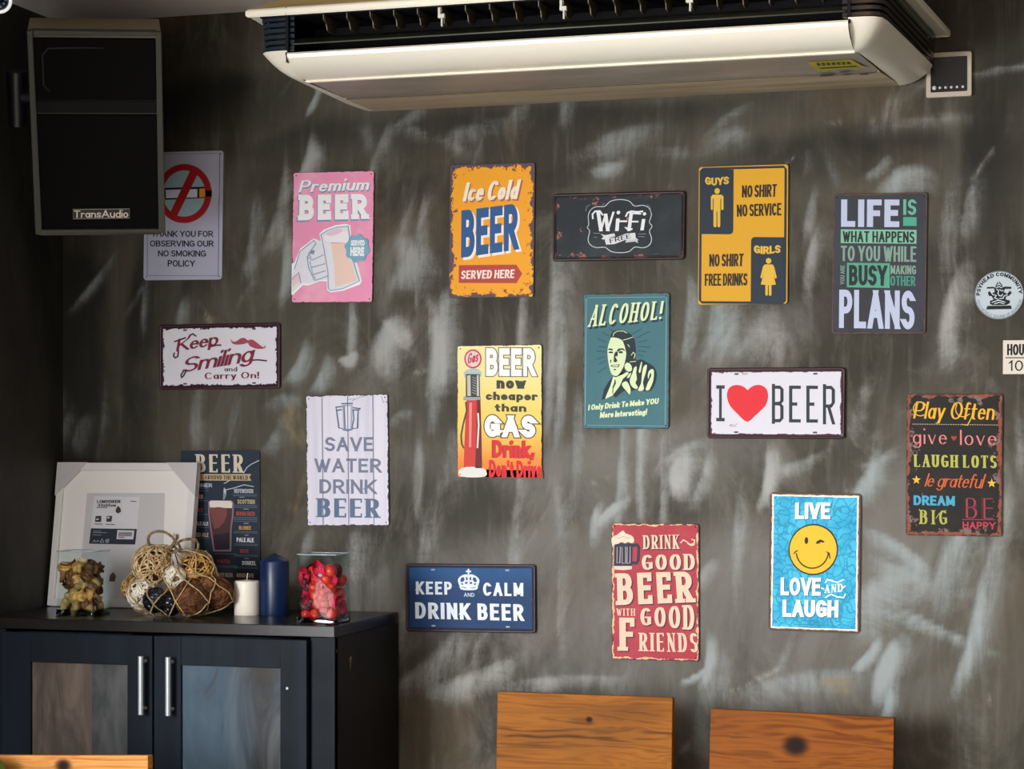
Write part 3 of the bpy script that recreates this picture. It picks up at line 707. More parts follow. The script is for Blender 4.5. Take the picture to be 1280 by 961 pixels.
obj('mount', M().tube([d + Vector((0, .03, .01)), Vector((0, .05, -.004))], .012, 10).lathe([(0,-.006),(.035,-.006),(.035,0)], (0,.05,0), 20), mat('c9c9c9', .5), L_, smooth=.6)

# ================================================================ black cabinet
CT = 1.008; CF = -.405; CX0, CX1 = -2.436, -1.598
n = N('blackbrown_board'); g = n.noise(20, 4, .6, (1, 1, .06))
BB = n.done(n.mix(n.step(g, .3, .75), '0c1219', '151d28'), n.math('MULTIPLY_ADD', n.noise(14, 3), .2, .45), 0, .14)
n = N('blackbrown_top'); g = n.noise(9, 6, .7, (.5, 1, 1)); x, y, z = n.sep()
chip = n.math('MULTIPLY', n.step(y, CF/1+.012+.4*0, CF-.004), n.step(n.noise(26, 5, .7, (1, 0, 0)), .60, .68))
BT = n.done(n.mix(chip, n.mix(n.step(g, .3, .75), '100e0d', '221d1a'), '8d7f70'), .27, 0, .4)
n = N('brown_side'); BS = n.done(n.mix(n.noise(12, 4, .6, (1, 1, .1)), '0c0a09', '17120f'), .6, 0, .3)
CB = thing('cabinet', 'black wooden cabinet with two marbled door panels below the beer signs', 'cabinet')
obj('top', M().box(CX0, CX1, CF, -.012, CT-.024, CT), BT, CB, bevel=.0015)
obj('side_panel', M().box(CX1-.018, CX1, CF+.004, -.012, .0, CT-.0245), BS, CB)
obj('side_panel', M().box(CX0, CX0+.018, CF+.004, -.012, .0, CT-.0245), BS, CB)
obj('back_panel', M().box(CX0+.018, CX1-.018, -.018, -.012, .06, CT-.0245), BS, CB)
obj('bottom', M().box(CX0+.018, CX1-.018, CF+.02, -.018, .06, .08), BS, CB)
obj('plinth', M().box(CX0+.018, CX1-.018, CF+.03, CF+.045, 0, .06), BS, CB)
Xd = [P(px, 800, CF).x for px in (8, 195.3, 197.3, 387.6)]
obj('front_stile', M().box(Xd[3]+.002, CX1, CF, CF+.018, 0, CT-.0245), BB, CB)
obj('front_stile', M().box(CX0, Xd[0]-.002, CF, CF+.018, 0, CT-.0245), BB, CB)
obj('fitting_hole', M().lathe([(0,.0005),(.003,.0005)], (Xd[3]-.044, CF-.019, P(365, 859, CF).z), 10, 'y'), mat('b0b0b0', .4), CB)
obj('chip', M().add([(CX1+.0006, -.395, .962), (CX1+.0006, -.399, .955), (CX1+.0006, -.393, .950)], [(0,1,2)]).add([(CX1+.0006,-.322,.935),(CX1+.0006,-.306,.937),(CX1+.0006,-.310,.925),(CX1+.0006,-.316,.903),(CX1+.0006,-.318,.925)], [(0,1,2,3,4)]), mat('8a6844', .7), CB)
n = N('marbled_glass'); x, y, z = n.sep()
g1 = n.noise(9, 7, .6, (1, 1, .35), 1.4); g2 = n.noise(5, 4, .5, (1, 1, .2), .4, loc=(2, 0, 1))
c_ = n.mix(n.step(g1, .35, .65), '2b2b2c', '5a5c5e'); c_ = n.mix(n.math('MULTIPLY', n.step(g2, .46, .68), .6), c_, '4a6274')
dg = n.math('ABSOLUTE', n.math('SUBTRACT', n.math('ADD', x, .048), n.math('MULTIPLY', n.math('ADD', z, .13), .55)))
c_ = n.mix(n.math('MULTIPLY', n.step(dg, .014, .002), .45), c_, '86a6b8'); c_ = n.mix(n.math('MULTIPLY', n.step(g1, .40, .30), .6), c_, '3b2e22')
MG = n.done(c_, .35, 0, .2)
n = N('grained_panel_brown'); g1 = n.noise(8, 7, .65, (1.6, 1, .4), 1.2); WP1 = n.done(n.mix(n.step(g1, .35, .7), '3d322a', '6b5b4e'), .4)
n = N('grained_panel_grey'); g1 = n.noise(8, 7, .65, (1.6, 1, .4), 1.2, loc=(3,1,1)); WP2 = n.done(n.mix(n.step(g1, .35, .7), '26282a', '4c4c4b'), .4)
def door(k, x0, x1, inner, zt, hx):
    z0, z1 = .075, CT-.029; ix0, ix1 = inner
    f = M()
    iz1 = zt; iz0 = z0 + .07
    f.box(x0, ix0, CF-.019, CF-.001, z0, z1).box(ix1, x1, CF-.019, CF-.001, z0, z1)
    f.box(ix0, ix1, CF-.019, CF-.001, iz1, z1).box(ix0, ix1, CF-.019, CF-.001, z0, iz0)
    dd = obj('door', f, BB, CB, bevel=.0012)
    if k: p = obj('glass_panel', M().box(-(ix1-ix0)/2, (ix1-ix0)/2, -.002, .002, -(iz1-iz0)/2, (iz1-iz0)/2), MG, dd, loc=((ix0+ix1)/2, CF-.010, (iz0+iz1)/2)); p['label'] = 'blue-grey marbled panel'
    else:
        xm = P(118, 870, CF).x; 
        p = obj('panel', M().box(ix0, xm, CF-.012, CF-.008, iz0, iz1), WP1, dd); p['label'] = 'brown grained half panel'
        p = obj('panel', M().box(xm, ix1, CF-.012, CF-.008, iz0, iz1), WP2, dd); p['label'] = 'grey grained half panel'
    ht, hb = P(100, 817, CF-.03).z, P(100, 889, CF-.03).z
    h = M().tube([(hx, CF-.042, hb), (hx, CF-.042, ht)], .0058, 14)
    for zz in (ht-.012, hb+.012): h.tube([(hx, CF-.042, zz), (hx, CF-.018, zz)], .004, 8)
    hh = obj('handle', h, mat('c4c7ca', .42, .55, .5), dd, smooth=.6); hh['label'] = 'brushed steel bar handle'
door(0, Xd[0], Xd[1], (P(44, 830, CF).x, P(164.5, 830, CF).x), P(100, 828, CF).z, P(176.5, 850, CF-.04).x)
door(1, Xd[2], Xd[3], (P(231, 830, CF).x, P(355, 830, CF).x), P(290, 832, CF).z, P(210.5, 850, CF-.04).x)

# ================================================================ wooden chairs
def chair(label, px0, px1, pyl, pyr, Y, wm, yaw=0, back_t=.022):
    a, b_ = P(px0, pyl, Y), P(px1, pyr, Y); W = (b_-a).length; zt = (a.z+b_.z)/2; roll = math.atan2(b_.z-a.z, b_.x-a.x)
    cx = (a.x+b_.x)/2
    t = thing('wooden_chair', label, 'chair', (cx, Y, 0)); t.rotation_euler = (0, 0, yaw)
    hb = .34
    p = obj('backrest', M().box(-W/2, W/2, -back_t/2, back_t/2, -hb/2, hb/2), wm, t, bevel=.0015, loc=(0, 0, zt-hb/2)); p.rotation_euler = (-.06, -roll, 0)
    dk = mat('150f0b', .5, name='dark_wood')
    s = 1 if Y > -.6 else 1
    for sx in (-1, 1):
        m = M(); x = sx*(W/2-.035)
        y = .019
        m.add([(x-.016, y+.006, 0), (x+.016, y+.006, 0), (x+.016, y+.036, 0), (x-.016, y+.036, 0), (x-.016, y-.005, zt-.05), (x+.016, y-.005, zt-.05), (x+.016, y+.02, zt-.05), (x-.016, y+.02, zt-.05)], [(0,3,2,1),(4,5,6,7),(0,1,5,4),(1,2,6,5),(2,3,7,6),(3,0,4,7)])
        obj('leg', m, dk, t)
        obj('leg', M().box(x-.018, x+.018, -.36, -.324, 0, .43), dk, t)
    obj('seat', M().box(-W/2, W/2, -.37, .03, .43, .455), wm, t, bevel=.003)
    obj('stretcher', M().box(-W/2+.05, W/2-.05, -.350, -.334, .36, .40).box(-W/2+.05, W/2-.05, .03, .045, .2, .24), dk, t)
    return t
W1 = wood_mat('orange_pine', '3a1b08', '7a420f', '9c5f1b', seed=1.3, knots=((.012,.118,.006),))
W2 = wood_mat('knotted_pine', '341506', '6a330c', '8f5015', seed=4.1, knots=((-.010,.105,.020),))
W3 = wood_mat('pale_pine', '4a2410', 'a05c22', 'c98a48', seed=7.7, knots=((.0,.15,.014),))
chair('pine chair backrest in front of the wall below the blue and red signs', 622, 841, 864.5, 872, -.22, W1)
chair('pine chair with a big dark knot, rightmost of the chairs', 887, 1116.5, 885.5, 897, -.20, W2)
c3 = chair('pale-edged pine chair in front of the cabinet doors', -20, 189, 944, 944.5, -.86, W3)
# something green at the left edge
g = P(-3, 962, -.93)
pl = M(); pl.ball(g, .026, .02, .045, 14, 10)
pp = thing('green_cushion', 'bright green rounded cushion corner at the lower left edge of the frame', 'cushion', (g.x, g.y, g.z))
pm = M(); 
for i in range(17):
    row = []
    for k in range(25):
        q = 2*PI*k/24; t = PI*i/16; ex = lambda v, e: math.copysign(abs(v)**e, v)
        row.append((.075*ex(math.sin(t), .5)*ex(math.cos(q), .4), .035*ex(math.sin(t), .8)*ex(math.sin(q), .8), .08*ex(math.cos(t), .5)))
    if i: pm.sheet([prev, row])
    prev = row
o_ = obj('cover', pm, mat('5f8a1c', .8), pp, smooth=True, loc=(-.062, 0, -.05))
# ================================================================ tin signs
def sign(label, TL, TR, BR, BL, matf, edge='2b1d1c', th=.005, r=.006, cat='sign', name='tin_sign', nails=True, inset=.0008, y=0.0, rim=None, slots=None, rtilt=0):
    a, b, c, d = (P(q[0], q[1], y) for q in (TL, TR, BR, BL))
    w = ((b-a).length + (c-d).length)/2; h = ((a-d).length + (b-c).length)/2
    ang = math.atan2((b-a).z+(c-d).z, (b-a).x+(c-d).x)*.6 + math.atan2(-((a-d).x+(b-c).x), (a-d).z+(b-c).z)*.4
    o = (a+b+c+d)/4
    root = thing(name, label, cat, o); root.rotation_euler = (0, -ang, 0)
    obj('plate', M().prism(rrect(w, h, r), -th, -.0006), mat(edge, .55, name='rusty_edge'), root)
    pm = matf(w, h) if callable(matf) else mat(matf, .4, name='print')
    obj('printed_face', M().prism(rrect(w-inset*2, h-inset*2, max(.001, r-inset)), -th-.0003, -th+.0002), pm, root)
    s = Sign(root, TL, TR, BL, w, h, -th-.0003)
    if nails:
        for sx in (-1, 1):
            for sz in (-1, 1):
                obj('nail', M().lathe([(0, .0016), (.0011, .0013), (.0016, 0)], (sx*(w/2-.0075), -th-.0003, sz*(h/2-.0075)), 8, 'y'), mat('1d1513', .5), root, smooth=True)
    if rim:
        out = rrect(w-.006, h-.006, r); 
        obj('rim', M().tube([(x, -th-.0005, z) for x, z in out], .0030, 8, closed=True), mat(rim, .38, name='rim'), root, smooth=True)
        i2 = rrect(w-.016, h-.016, r*.5)
        obj('rim_crease', M().tube([(x, -th-.0003, z) for x, z in i2], .0012, 6, closed=True), mat('15090b', .5), root, smooth=True)
    if slots:
        for sx in (-1, 1):
            for sz in (-1, 1):
                obj('slot', M().prism([(sx*w*.285 + x, sz*(h/2-.0135) + z) for x, z in rrect(.0095, .0038, .0018)], -th-.0009, -th), mat(slots, .5), root)
    return s
ZK = lambda: None
# --- no smoking
s = sign('white no smoking sign with a red barred circle, partly behind the speaker', (182,190.5), (280.3,188.7), (279,349.4), (180.8,350.7),
         lambda w, h: print_mat('white_enamel', w, h, 'b4b4c8', fade=('a2a4ba', 6, .5)), edge='8f8fa2', r=.008).frame(160, 170, 200/961)
s.lines('border', '1b1e44', [[(122,110),(556,108),(550,838),(124,840),(122,110)]], 3.5, 1)
s.circ('sign_disc', '9db8c4', 345, 347, 150, 158, 1); 
s.polys('cigarette', '15151c', [[(222,312),(496,306),(512,335),(498,372),(230,384)]], 2)
s.polys('cigarette_paper', 'd5d6ee', [[(234,324),(424,320),(424,370),(236,374)]], 3)
s.polys('cigarette_filter', 'e8982a', [[(436,318),(494,314),(504,338),(494,366),(436,370)]], 3)
s.lines('ring', 'a31b20', [arc(345, 347, 146, 158, 0, 360, 40)], 38, 4)
s.polys('slash', 'a31b20', [[(386,200),(432,220),(300,492),(262,462)]], 5)
for t_, q in (('THANK YOU FOR', (150,570,522,606)), ('OBSERVING OUR', (140,628,526,664)), ('NO SMOKING', (186,687,480,724)), ('POLICY', (248,746,414,784))):
    s.text(t_, q, '14161f', 'sans', sp=.1, weight=1.05)
# --- Premium BEER
def worn(base, rust, rim=.004, amp=.012, sc=60, **k): return lambda w, h: print_mat('worn_print', w, h, base, bands=((rim, rust, amp, sc),), **k)
s = sign('pink sign reading Premium BEER with a hand raising a mug', (366.8,215.4), (468.2,214.2), (467,378), (366.2,378.3),
         lambda w, h: print_mat('pink_print', w, h, 'f69cc0', fade=('fbc6da', 12, .7), bands=((.001, '6b3a44', .008, 70),)), edge='4c3038').frame(350, 200, 140/708)
s.text('Premium', [(116,128),(566,120),(572,196),(120,208)], '5fa0bf', 'scriptb', 1, shear=.32, grow=.015, off=(3,3))
s.text('Premium', [(116,124),(566,116),(572,192),(120,204)], 'fbf7fb', 'scriptb', 2, shear=.32, weight=1.2)
s.text('BEER', [(112,224),(568,220),(574,384),(110,392)], '7b9dc0', 'slab', 1, weight=1.45)
s.text('BEER', [(120,220),(572,216),(578,374),(118,382)], 'fdfbfd', 'slab', 3, weight=1.45)
s.frame(355, 275, 120/1098)
hand = [(104,500),(135,485),(200,325),(355,208),(440,245),(470,270),(520,640),(520,700),(430,698),(300,750),(235,745),(118,862),(104,850)]
mug = [(418,155),(470,110),(600,60),(720,45),(775,62),(785,190),(830,420),(870,540),(912,695),(890,735),(700,805),(560,828),(515,800),(508,690),(480,420),(440,250)]
s.poly('print_outline', 'fdfdff', hand, 2); s.poly('print_outline', 'fdfdff', mug, 3)
s.poly('hand', 'ecebf4', [(112,640),(150,500),(215,335),(355,228),(450,262),(480,300),(500,560),(515,680),(420,682),(300,728),(225,722),(112,826)], 4, 2)
s.poly('sleeve', 'f4d2d6', [(112,640),(185,605),(200,700),(112,770)], 5)
s.poly('mug', 'ecedf5', [(440,168),(500,120),(620,82),(750,72),(768,200),(820,440),(885,690),(700,780),(560,806),(530,780),(520,600),(470,300)], 5)
s.poly('beer', 'f7d6c8', [(555,255),(710,262),(735,390),(800,500),(855,690),(700,735),(612,772),(590,500)], 6)
s.poly('foam', 'fdf4f8', [(480,170),(560,180),(690,130),(742,140),(748,250),(640,262),(500,250)], 6, 2)
s.poly('foam_shade', 'f2d2e4', [(500,150),(620,105),(690,115),(640,160),(540,182)], 7, 2)
s.lines('print_line', '8ea6bf', [[(440,168),(520,118),(620,86),(750,74),(770,200)], [(440,168),(470,300),(525,600),(530,780),(560,806),(700,782),(885,695),(800,430)], [(300,430),(340,460),(470,400)], [(320,480),(330,545),(490,500)], [(340,560),(350,625),(500,580)], [(370,640),(390,690),(520,640)], [(285,420),(300,540),(370,690)], [(112,680),(190,600),(215,720)], [(355,228),(385,270),(310,370),(285,430)], [(140,560),(200,360),(355,240)], [(330,430),(300,385),(340,350)]], 9, 8)
s.poly('hand_shade', '7fa0b8', [(312,385),(345,345),(372,352),(360,392)], 8)
bur = []
for i in range(32):
    r_ = 146 if i % 4 < 2 else 128; bur.append((856 + r_*1.0*math.cos(i*PI/16+.1), 325 + r_*1.12*math.sin(i*PI/16+.1)))
s.poly('burst', '7fb6cf', bur, 8)
s.text('SERVED', (780,232,942,296), 'fbfbff', 'black', 9, sp=.05, weight=1.1); s.text('HERE', (780,310,938,412), 'fbfbff', 'black', 9, sp=.04, weight=1.15)
# --- Ice Cold BEER
s = sign('orange sign reading Ice Cold BEER with a red served-here arrow', (562.9,205.9), (668.6,204.3), (668.6,371.5), (562.3,372.3),
         lambda w, h: print_mat('orange_print', w, h, 'f5a623', specks=('7a3f34', .68, 95, .035), bands=((.0065, '5d4a55', .045, 36),)), edge='3c2a30').frame(550, 195, 140/708)
s.text('Ice Cold', [(146,172),(520,152),(520,280),(150,292)], 'b0655c', 'scriptb', 1, off=(6,4), weight=1.1)
s.text('Ice Cold', [(146,168),(516,150),(516,274),(146,288)], 'f8ead0', 'scriptb', 2, weight=1.1)
s.text('BEER', [(144,346),(512,300),(512,594),(144,650)], 'f7efe2', 'bold', 1, off=(10,10), weight=1.05)
s.text('BEER', [(140,344),(508,300),(508,590),(140,644)], '2f5b93', 'bold', 2, weight=1.05)
s.poly('arrow', 'b8473f', [(126,690),(488,686),(526,742),(490,802),(126,802)], 1)
s.text('SERVED HERE', [(136,724),(480,716),(484,770),(140,778)], 'f6e4da', 'sans', 2, shear=.15, weight=1.15)
# --- Wi-Fi
def plate_specks(base, rust, sc=38, th=.66, rimc='5a2a2c', **k): return lambda w, h: print_mat('plate_print', w, h, base, specks=(rust, th, sc, .03), bands=((.0055, rimc, .008, 50),), **k)
s = sign('dark slate plate reading Wi-Fi FREE with pinkish chips', (692.6,243.1), (857.3,238.4), (857.3,324.7), (691.1,326.7),
         plate_specks('20272b', 'a0645e', 30, .665, '1c1214', fade=('3d464b', 8, .6)), edge='1d1215', rim='2a1416', slots='15181a', nails=False).frame(680, 225, 190/1280)
fr_ = [(385,375),(372,398),(392,430),(378,500),(400,545),(450,565),(520,562),(570,595),(645,605),(720,595),(770,558),(840,562),(890,540),(910,490),(893,425),(915,385),(893,350),(910,290),(890,235),(840,212),(770,218),(725,178),(650,165),(570,180),(520,222),(450,226),(405,250),(382,300)]
sm = Sign.poly
q_ = []; n_ = len(fr_)
for i in range(n_):
    p0, p1, p2, p3 = (fr_[(i+d_) % n_] for d_ in (-1, 0, 1, 2))
    for j in range(4):
        t = j/4; q_.append(tuple(.5*((2*p1[c]) + (-p0[c]+p2[c])*t + (2*p0[c]-5*p1[c]+4*p2[c]-p3[c])*t*t + (-p0[c]+3*p1[c]-3*p2[c]+p3[c])*t**3) for c in (0, 1)))
s.lines('scroll_frame', 'c9ced0', [q_ + [q_[0]]], 6, 1)
s.lines('flourish', '8d9497', [[(360,262),(368,228),(395,210)], [(905,262),(900,225),(878,208)], [(425,445),(478,446)], [(800,448),(862,449)], [(430,480),(455,480)], [(800,470),(850,472)]], 4, 1)
WHT = 'e6e8ea'
s.text('Wi', [(450,262),(650,258),(655,425),(455,430)], WHT, 'script', 2, shear=.12, weight=1.25)
s.text('Fi', [(712,262),(868,270),(862,418),(708,424)], WHT, 'script', 2, shear=.12, weight=1.3)
s.lines('flourish', WHT, [[(420,322),(418,288),(440,264),(480,262),(500,290)], [(650,345),(702,345)], [(700,300),(712,275),(745,262),(800,268),(835,262)], [(700,400),(720,420),(745,410)]], 14, 2)
s.poly('ribbon', 'd9dcdd', [(485,450),(520,462),(600,445),(608,470),(518,485),(512,500),(490,492),(510,475)], 2)
s.poly('ribbon', 'd9dcdd', [(515,482),(620,478),(700,446),(775,440),(780,492),(690,500),(600,535),(530,540)], 3)
s.poly('ribbon', 'c2c6c8', [(700,500),(780,480),(805,500),(790,505),(800,525),(770,512),(690,522)], 2)
s.text('FREE', [(556,492),(732,448),(738,482),(562,528)], '20262b', 'romanb', 4, weight=1.2)
# --- Guys / Girls
s = sign('yellow and black sign about shirts with a man and a woman figure', (873.4,208.9), (985.5,205.5), (985.5,380.3), (873.4,380.9),
         lambda w, h: print_mat('yellow_print', w, h, 'd9a122'), edge='6b5012', r=.006, nails=False).frame(860, 200, 140/708)
NV = '25303a'; YL = 'ddb23e'
bo = [(82,70),(95,58),(605,45),(618,60),(618,880),(605,892),(95,898),(82,885)]
s.lines('border', NV, [bo + [bo[0]]], 15, 1)
def rr(x0, y0, x1, y1, r, which):
    o = []
    for k, (cx, cy, a0) in enumerate(((x1-r, y0+r, -90), (x1-r, y1-r, 0), (x0+r, y1-r, 90), (x0+r, y0+r, 180))):
        if k in which: o += arc(cx, cy, r, r, a0, a0+90, 5)
        else: o.append([(x1, y0), (x1, y1), (x0, y1), (x0, y0)][k])
    return o
s.poly('dark_field', NV, rr(88, 62, 290, 468, 24, (1,)), 2); s.poly('dark_field', NV, rr(404, 484, 614, 888, 24, (3,)), 2)
wp = lambda x0, x1, y0, y1, d_: (lambda u, v: (x0 + (x1-x0)*u, y1 + (y0-y1)*v + d_*math.sin(PI*2*(u-.15))))
s.text('GUYS', (0,0,155,48), YL, 'black', 3, warp=wp(110, 266, 110, 158, 4), weight=.9); s.text('GIRLS', (0,0,172,48), YL, 'black', 3, warp=wp(422, 594, 537, 586, 4), weight=.9)
s.circ('man_figure', YL, 187, 197, 17, 18, 3)
s.poly('man_figure', YL, [(160,220),(216,220),(228,232),(228,312),(218,318),(213,310),(213,245),(208,245),(208,418),(202,426),(190,420),(189,325),(184,325),(184,420),(174,426),(165,418),(165,245),(160,245),(160,310),(155,318),(148,310),(148,232)], 3)
s.circ('woman_figure', YL, 515, 632, 17, 18, 3)
s.poly('woman_figure', YL, [(492,654),(540,654),(550,668),(567,735),(560,742),(552,735),(540,692),(562,780),(534,782),(534,845),(524,850),(518,845),(517,784),(512,784),(511,845),(504,850),(496,845),(496,782),(467,780),(490,692),(477,735),(470,742),(464,735),(480,668)], 3)
for t_, q in (('NO SHIRT', [(342,162),(564,152),(560,232),(342,238)]), ('NO SERVICE', [(310,282),(592,270),(592,348),(312,358)]), ('NO SHIRT', [(138,594),(358,588),(354,668),(138,672)]), ('FREE DRINKS', [(112,718),(384,710),(382,788),(112,794)])):
    s.text(t_, q, '2a2418', 'bold', 2, sp=.1, weight=.72)
# --- Life is what happens
s = sign('dark grey sign reading LIFE IS WHAT HAPPENS, largest words pale', (1041.8,243.2), (1159.2,240.6), (1157.4,417.7), (1040.6,416.7),
         lambda w, h: print_mat('slate_print', w, h, '363a42', fade=('2b2628', 7, .8), bands=((.002, '6a4030', .01, 60),)), edge='3a2018').frame(1030, 230, 140/690)
PW = 'b9c1da'; GR = '64b095'; DG = '7f9c8d'; TL_ = '478d7d'; DK = '20282a'
s.text('LIFE', (106,97,466,264), PW, 'bold', 1, weight=1.05, sp=.2); s.text('IS', (490,95,574,190), GR, 'sans', 1, weight=1.1, sp=.2); s.rect('green_block', '4aa186', 490, 203, 572, 256, 1)
s.rect('green_block', '7fb79c', 105, 280, 572, 364, 1); s.text('WHAT HAPPENS', (116,290,562,358), DK, 'sans', 2, weight=.95)
s.text('TO YOU WHILE', (106,380,572,474), DG, 'sans', 1, weight=.85)
s.text('YOU ARE', [(104,618),(104,500),(130,500),(130,618)], DG, 'sans', 1, weight=1.0)
s.rect('green_block', '53a086', 145, 484, 410, 634, 1); s.text('BUSY', (158,497,398,622), DK, 'bold', 2, weight=1.0)
s.text('MAKING', (414,496,572,550), DG, 'sans', 1, weight=.95); s.text('OTHER', (414,560,570,620), TL_, 'sans', 1, weight=.95)
s.text('PLANS', (98,648,572,884), PW, 'bold', 1, weight=.88, sp=.14)
# --- round emblem and house sign
c_ = P(1249.2, 368.8, 0); rr_ = 29.2/F*4.49
em = thing('round_emblem', 'round pale emblem plaque with a seated figure, lettered around its edge', 'plaque', c_)
obj('disc', M().lathe([(0, .0030), (rr_-.0008, .0030), (rr_, .0022), (rr_, .0004)], (0,0,0), 48, 'y'), mat('b6c2c8', .5), em)
s = Sign(em, (1249.2-29.2, 368.8-29.2), (1249.2+29.2, 368.8-29.2), (1249.2-29.2, 368.8+29.2), rr_*2, rr_*2, -.0030).frame(1200, 320, 1/6)
def ring_warp(cx, cy, r0, r1, a0, a1): return lambda u, v: (cx + (r0+(r1-r0)*v)*math.cos(math.radians(a0+(a1-a0)*u)), cy + (r0+(r1-r0)*v)*math.sin(math.radians(a0+(a1-a0)*u)))
s.lines('edge_ring', '55626a', [arc(295, 293, 171, 171, 0, 360, 48)], 4, 1)
s.text('PSYHEAD COMMUNITY', (0,0,480,30), '10151b', 'bold', 1, warp=ring_warp(295, 293, 136, 164, 180, 358), weight=1.1, sp=.2)
s.text('PSYCHEDELIC SOUND OF BANGKOK', (0,0,560,20), '59646c', 'sans', 1, warp=ring_warp(295, 293, 166, 146, 168, 12), weight=.8)
DKB = '161b20'
s.poly('base', DKB, [(210,370),(378,370),(384,396),(202,396)], 1)
s.poly('figure', DKB, [(230,358),(228,335),(255,325),(240,300),(222,298),(214,275),(225,262),(240,278),(262,272),(258,245),(205,245),(208,233),(250,232),(268,238),(270,220),(285,200),(292,182),(300,200),(316,220),(318,238),(335,232),(382,235),(380,250),(335,250),(328,272),(350,285),(372,262),(384,280),(365,300),(345,305),(340,325),(372,335),(368,355),(345,366),(250,366)], 1)
pale = 'c8d4da'
s.lines('figure_line', pale, [[(282,222),(293,212),(304,222)], [(275,240),(293,232),(312,240)], [(280,252),(290,262),(286,285),(296,298),(312,300),(318,288)], [(300,255),(310,262),(322,262)], [(255,290),(275,296),(262,312),(282,322)], [(245,345),(290,330),(335,345)], [(262,356),(295,346),(328,356)], [(330,300),(322,318),(300,318)], [(238,272),(250,290)], [(352,292),(338,298)], [(292,190),(292,205)]], 6, 2)
s = sign('small cream plaque with HOU above 10, cut by the right edge of the photo', (1253.7,425.3), (1312,424.8), (1312,467.6), (1253.7,467.5), 'd9cfc0', edge='b9b0a2', th=.003, r=.001, nails=False, name='number_plaque', cat='plaque').frame(1200, 320, 1/6)
s.text('HOU', (354,660,482,744), '17130f', 'bold', 1, weight=.8, sp=.1); s.lines('rule', '17130f', [[(345,762),(640,762)]], 7, 1)
s.text('10', (362,782,474,860), '17130f', 'sans', 1, weight=.8)
# --- Keep Smiling
s = sign('white plate with maroon script Keep Smiling and a moustache', (200.6,406.3), (351.4,403.2), (352,486), (200.6,486.9),
         lambda w, h: print_mat('chipped_white', w, h, 'e6e3ec', specks=('4b2c38', .70, 120, .016), bands=((.0105, '3d1c2c', .022, 110),)), edge='22121a', rim='44202e', slots='3a3a44', nails=False).frame(190, 395, 170/1280)
MR = '8c1f3c'; MB = '4a1b30'; 
for off, col, ly in (((-8, 5), '9fc6d8', 1), ((-3, 2), '28303f', 2), ((0, 0), MR, 3)):
    s.text('Keep', [(230,220),(630,150),(652,300),(246,360)], col, 'script', ly, off=off, shear=.3, weight=1.35, sp=.04)
    s.text('Smiling', [(300,392),(985,250),(985,452),(300,560)], col, 'script', ly, off=off, shear=.3, weight=1.3, sp=.04)
s.lines('flourish', MB, [[(228,240),(300,215),(325,205)], [(262,330),(255,380),(230,392),(215,375),(222,350)], [(350,215),(372,180),(400,168),(422,185)], [(330,520),(310,560),(290,575),(285,555),(310,515)], [(570,285),(620,272),(660,272)], [(940,410),(1010,406),(1085,414)]], 14, 2)
s.poly('moustache', 'b04a5e', [(752,212),(770,235),(800,238),(850,208),(885,206),(915,226),(950,218),(990,240),(1040,280),(1066,288),(1078,268),(1078,292),(1050,304),(985,302),(930,275),(915,250),(870,262),(800,266),(765,248)], 2, 3)
s.text('and', (695,472,815,514), '5e3442', 'romanb', 2, weight=1.1); s.text('Carry On!', [(510,528),(1018,516),(1018,590),(510,606)], '7c2438', 'romanb', 2, weight=1.15)
# --- Save water
def planks(n, col, x, z):
    g = n.noise(14, 5, .6, (2.2, 1, .12)); return n.mix(n.math('MULTIPLY', n.step(g, .4, .75), .5), col, 'c4c1d6')
s = sign('white plank-patterned sign reading SAVE WATER DRINK BEER in grey-blue', (383.4,494.2), (485.6,492.8), (487.6,656.4), (384.8,657.2),
         lambda w, h: print_mat('whitewashed_print', w, h, 'e7e3f0', extra=planks, specks=('6d6478', .755, 120, .012), bands=((.0018, '43303a', .012, 80),)), edge='35242c').frame(370, 480, 130/658)
s.lines('plank_line', '7d7f94', [[(172,80),(178,890)], [(334,70),(340,892)], [(492,70),(498,888)]], 5, 3)
s.lines('crack', '8a8598', [[(362,106),(405,86),(445,76)], [(340,98),(380,92)], [(545,80),(560,120),(580,110)]], 3, 1)
BG = '7b8199'; B2 = '5f7391'
s.text('SAVE', (182,335,494,424), BG, 'sans', 1, weight=1.15); s.text('WATER', (120,470,552,558), BG, 'sans', 1, weight=1.15); s.text('DRINK', (154,602,522,692), BG, 'sans', 1, weight=1.15)
s.text('BEER', (132,722,540,842), B2, 'romanb', 1, weight=1.1)
s.polys('mug_drawing', 'b4b5c8', [[(300,130),(366,128),(362,290),(306,288)]], 1)
s.polys('mug_drawing', 'e7e3f0', [[(312,140),(354,140),(350,282),(316,280)], [(272,166),(298,162),(302,272),(280,276)], [(370,164),(400,160),(392,272),(366,272)]], 2)
s.lines('mug_drawing', B2, [[(262,146),(298,142)], [(298,124),(364,122)], [(370,150),(412,156)], [(264,165),(280,278),(300,280)], [(400,165),(396,278),(368,280)], [(306,288),(335,294),(362,286)], [(312,140),(318,280)], [(370,170),(374,220),(362,275)], [(262,150),(264,166),(296,162)], [(368,164),(406,164),(412,154)]], 8, 3)
